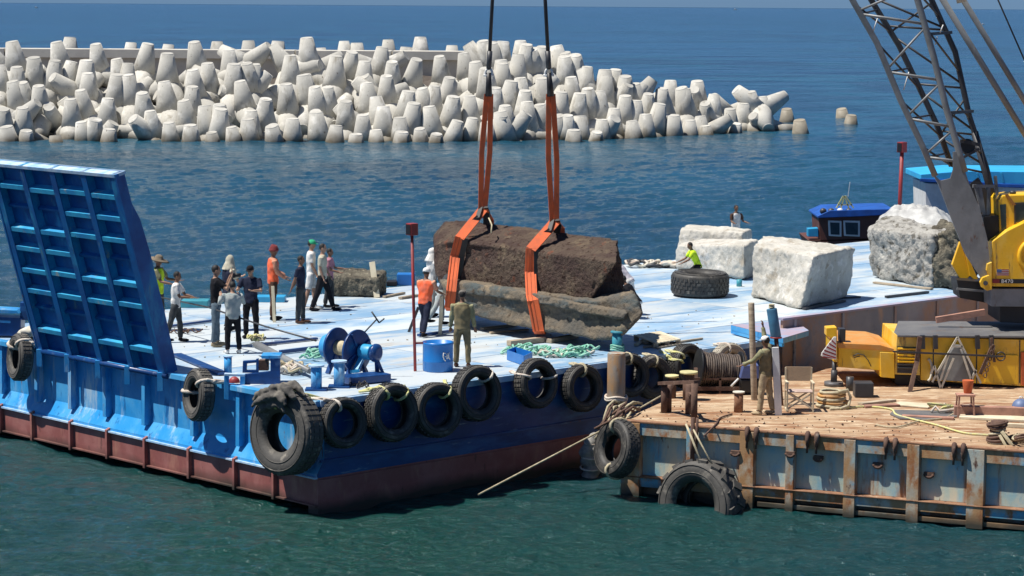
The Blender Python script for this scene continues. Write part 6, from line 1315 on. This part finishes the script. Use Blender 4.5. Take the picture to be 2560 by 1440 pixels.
# ================================================================ BOATS BEHIND
def boats():
    Y = 92.0
    t = thing('wooden_boat', 'brown wooden boat with white-framed windows moored beyond the barge', 'boat', PD(2140, 640, Y))
    def pr(name, pts, mat, Y=Y, ext=2.2, bev=.02, tt=None): m = MB(); m.prism([PD(x, y, Y) for x, y in pts], (0, ext, 0)); return m.build(name, mat, tt or t, bev)
    pr('cabin', [(2046, 540), (2220, 536), (2220, 600), (2050, 604)], m_bwood); pr('hull', [(2020, 600), (2330, 590), (2320, 700), (2060, 700)], m_bwood, ext=3)
    pr('roof', [(2044, 540), (2075, 526), (2235, 522), (2235, 536), (2150, 541), (2044, 545)], m_royal, Y=Y - .25, ext=2.8)
    for a, b in ((2070, 2104), (2108, 2150)):
        f = pr('window', [(a, 551), (b, 552), (b, 592), (a + 2, 590)], m_whitep, Y=Y - .04, ext=.06); pr('pane', [(a + 5, 556), (b - 5, 557), (b - 5, 587), (a + 7, 586)], m_glass, Y=Y - .055, ext=.02, bev=0, tt=f)
    m = MB(); yl = m_woodP
    for p0, p1 in (((2091, 520), (2108, 490)), ((2134, 520), (2114, 490)), ((2096, 512), (2130, 512)), ((2102, 520), (2111, 490)), ((2122, 520), (2111, 490))): m.beam(PD(*p0, Y), PD(*p1, Y), .05)
    m.build('mast_frame', m_ropeY, t); m = MB(); m.beam(PD(2120, 492, Y), PD(2125, 455, Y), .025); m.build('antenna', m_whitep, t)
    for x in (2058, 2078, 2100, 2122): m = MB(); m.ell(PD(x, 528, Y - .1), (.13, .12, .12)); m.build('roof_bundle', m_cdark if x % 4 else m_whitep, t)
    pr('side_box', [(2020, 572), (2046, 570), (2046, 592), (2020, 592)], m_cyan, ext=.5)
    Y2 = 97.0
    t2 = thing('canopied_boat', 'white boat with a long bright blue canopy behind the crane', 'boat', PD(2440, 600, Y2))
    pr('cabin', [(2313, 458), (2560, 470), (2680, 474), (2680, 600), (2316, 600)], m_whitep, Y=Y2, ext=3, tt=t2); pr('canopy', [(2302, 436), (2400, 428), (2680, 430), (2680, 462), (2500, 460), (2400, 458), (2302, 450)], m_sky, Y=Y2 - .3, ext=3.8, tt=t2)
    pr('canopy_band', [(2300, 446), (2400, 450), (2500, 459), (2680, 466), (2680, 474), (2500, 468), (2400, 460), (2300, 454)], m_royal, Y=Y2 - .34, ext=.05, tt=t2); pr('hull', [(2300, 600), (2700, 600), (2680, 690), (2330, 690)], m_royal, Y=Y2 - .2, ext=3.4, tt=t2)
    for k in range(3): pr('canopy_rib', [(2440 + k * 60, 432), (2446 + k * 60, 432), (2452 + k * 60, 457), (2446 + k * 60, 457)], m_cyan, Y=Y2 - .32, ext=.03, tt=t2)
    for x, y, lb in ((91, 18, 'tiny white boat far out at the left horizon'), (1838, 23, 'tiny white boat far out at the middle horizon'), (2457, 60, 'tiny white boat far out seen between the crane tubes')):
        c = P(x, y + 2, 0); t3 = thing('distant_boat', lb, 'boat', c); s = c.y / F
        m = MB(); m.hexa([c + Vector(v) * s for v in ((-4, -1, 0), (4, -1, 0), (3.5, 1, 0), (-3.5, 1, 0), (-5, -1.4, 1.6), (5.5, -1.4, 1.8), (5, 1.4, 1.8), (-5, 1.4, 1.6))]); m.build('hull', m_whitep, t3); m = MB(); m.box(c + Vector((-1, 0, 2.6)) * s, (3 * s, 1.6 * s, 2 * s)); m.build('cabin', m_whitep, t3)
boats()

# ---------------------------------------------------------------- grit and scraps on the rusty deck
def grit():
    rnd = random.Random(17); m = MB()
    for k in range(260):
        x = rnd.uniform(1600, 2560); y = rnd.uniform(1000, 1090) + (x - 1556) * .05; p = P(x, y, RD + .012); s = rnd.uniform(.006, .022)
        if (p - Rb(0, 0, RD)).dot(RN) < .15: continue
        m.box(p, (s * rnd.uniform(.6, 3), s, .02 + s * .3), Matrix.Rotation(rnd.uniform(0, 3), 3, 'Z'))
    o = m.build('deck_scraps', m_drust, pont); tag(o, kind='stuff')
    m = MB()
    for k in range(130):
        x = rnd.uniform(430, 1850); p = P(x, rnd.uniform(770, 900), DK + .012); a, b_, _ = Bab(p)
        if b_ < .4 or b_ > 13.8 or a < .5: continue
        s = rnd.uniform(.006, .018); m.box(p, (s * rnd.uniform(1, 4), s, .02 + s * .2), Matrix.Rotation(rnd.uniform(0, 3), 3, 'Z'))
    o = m.build('deck_scraps', m_wood, barge); tag(o, kind='stuff')
grit()
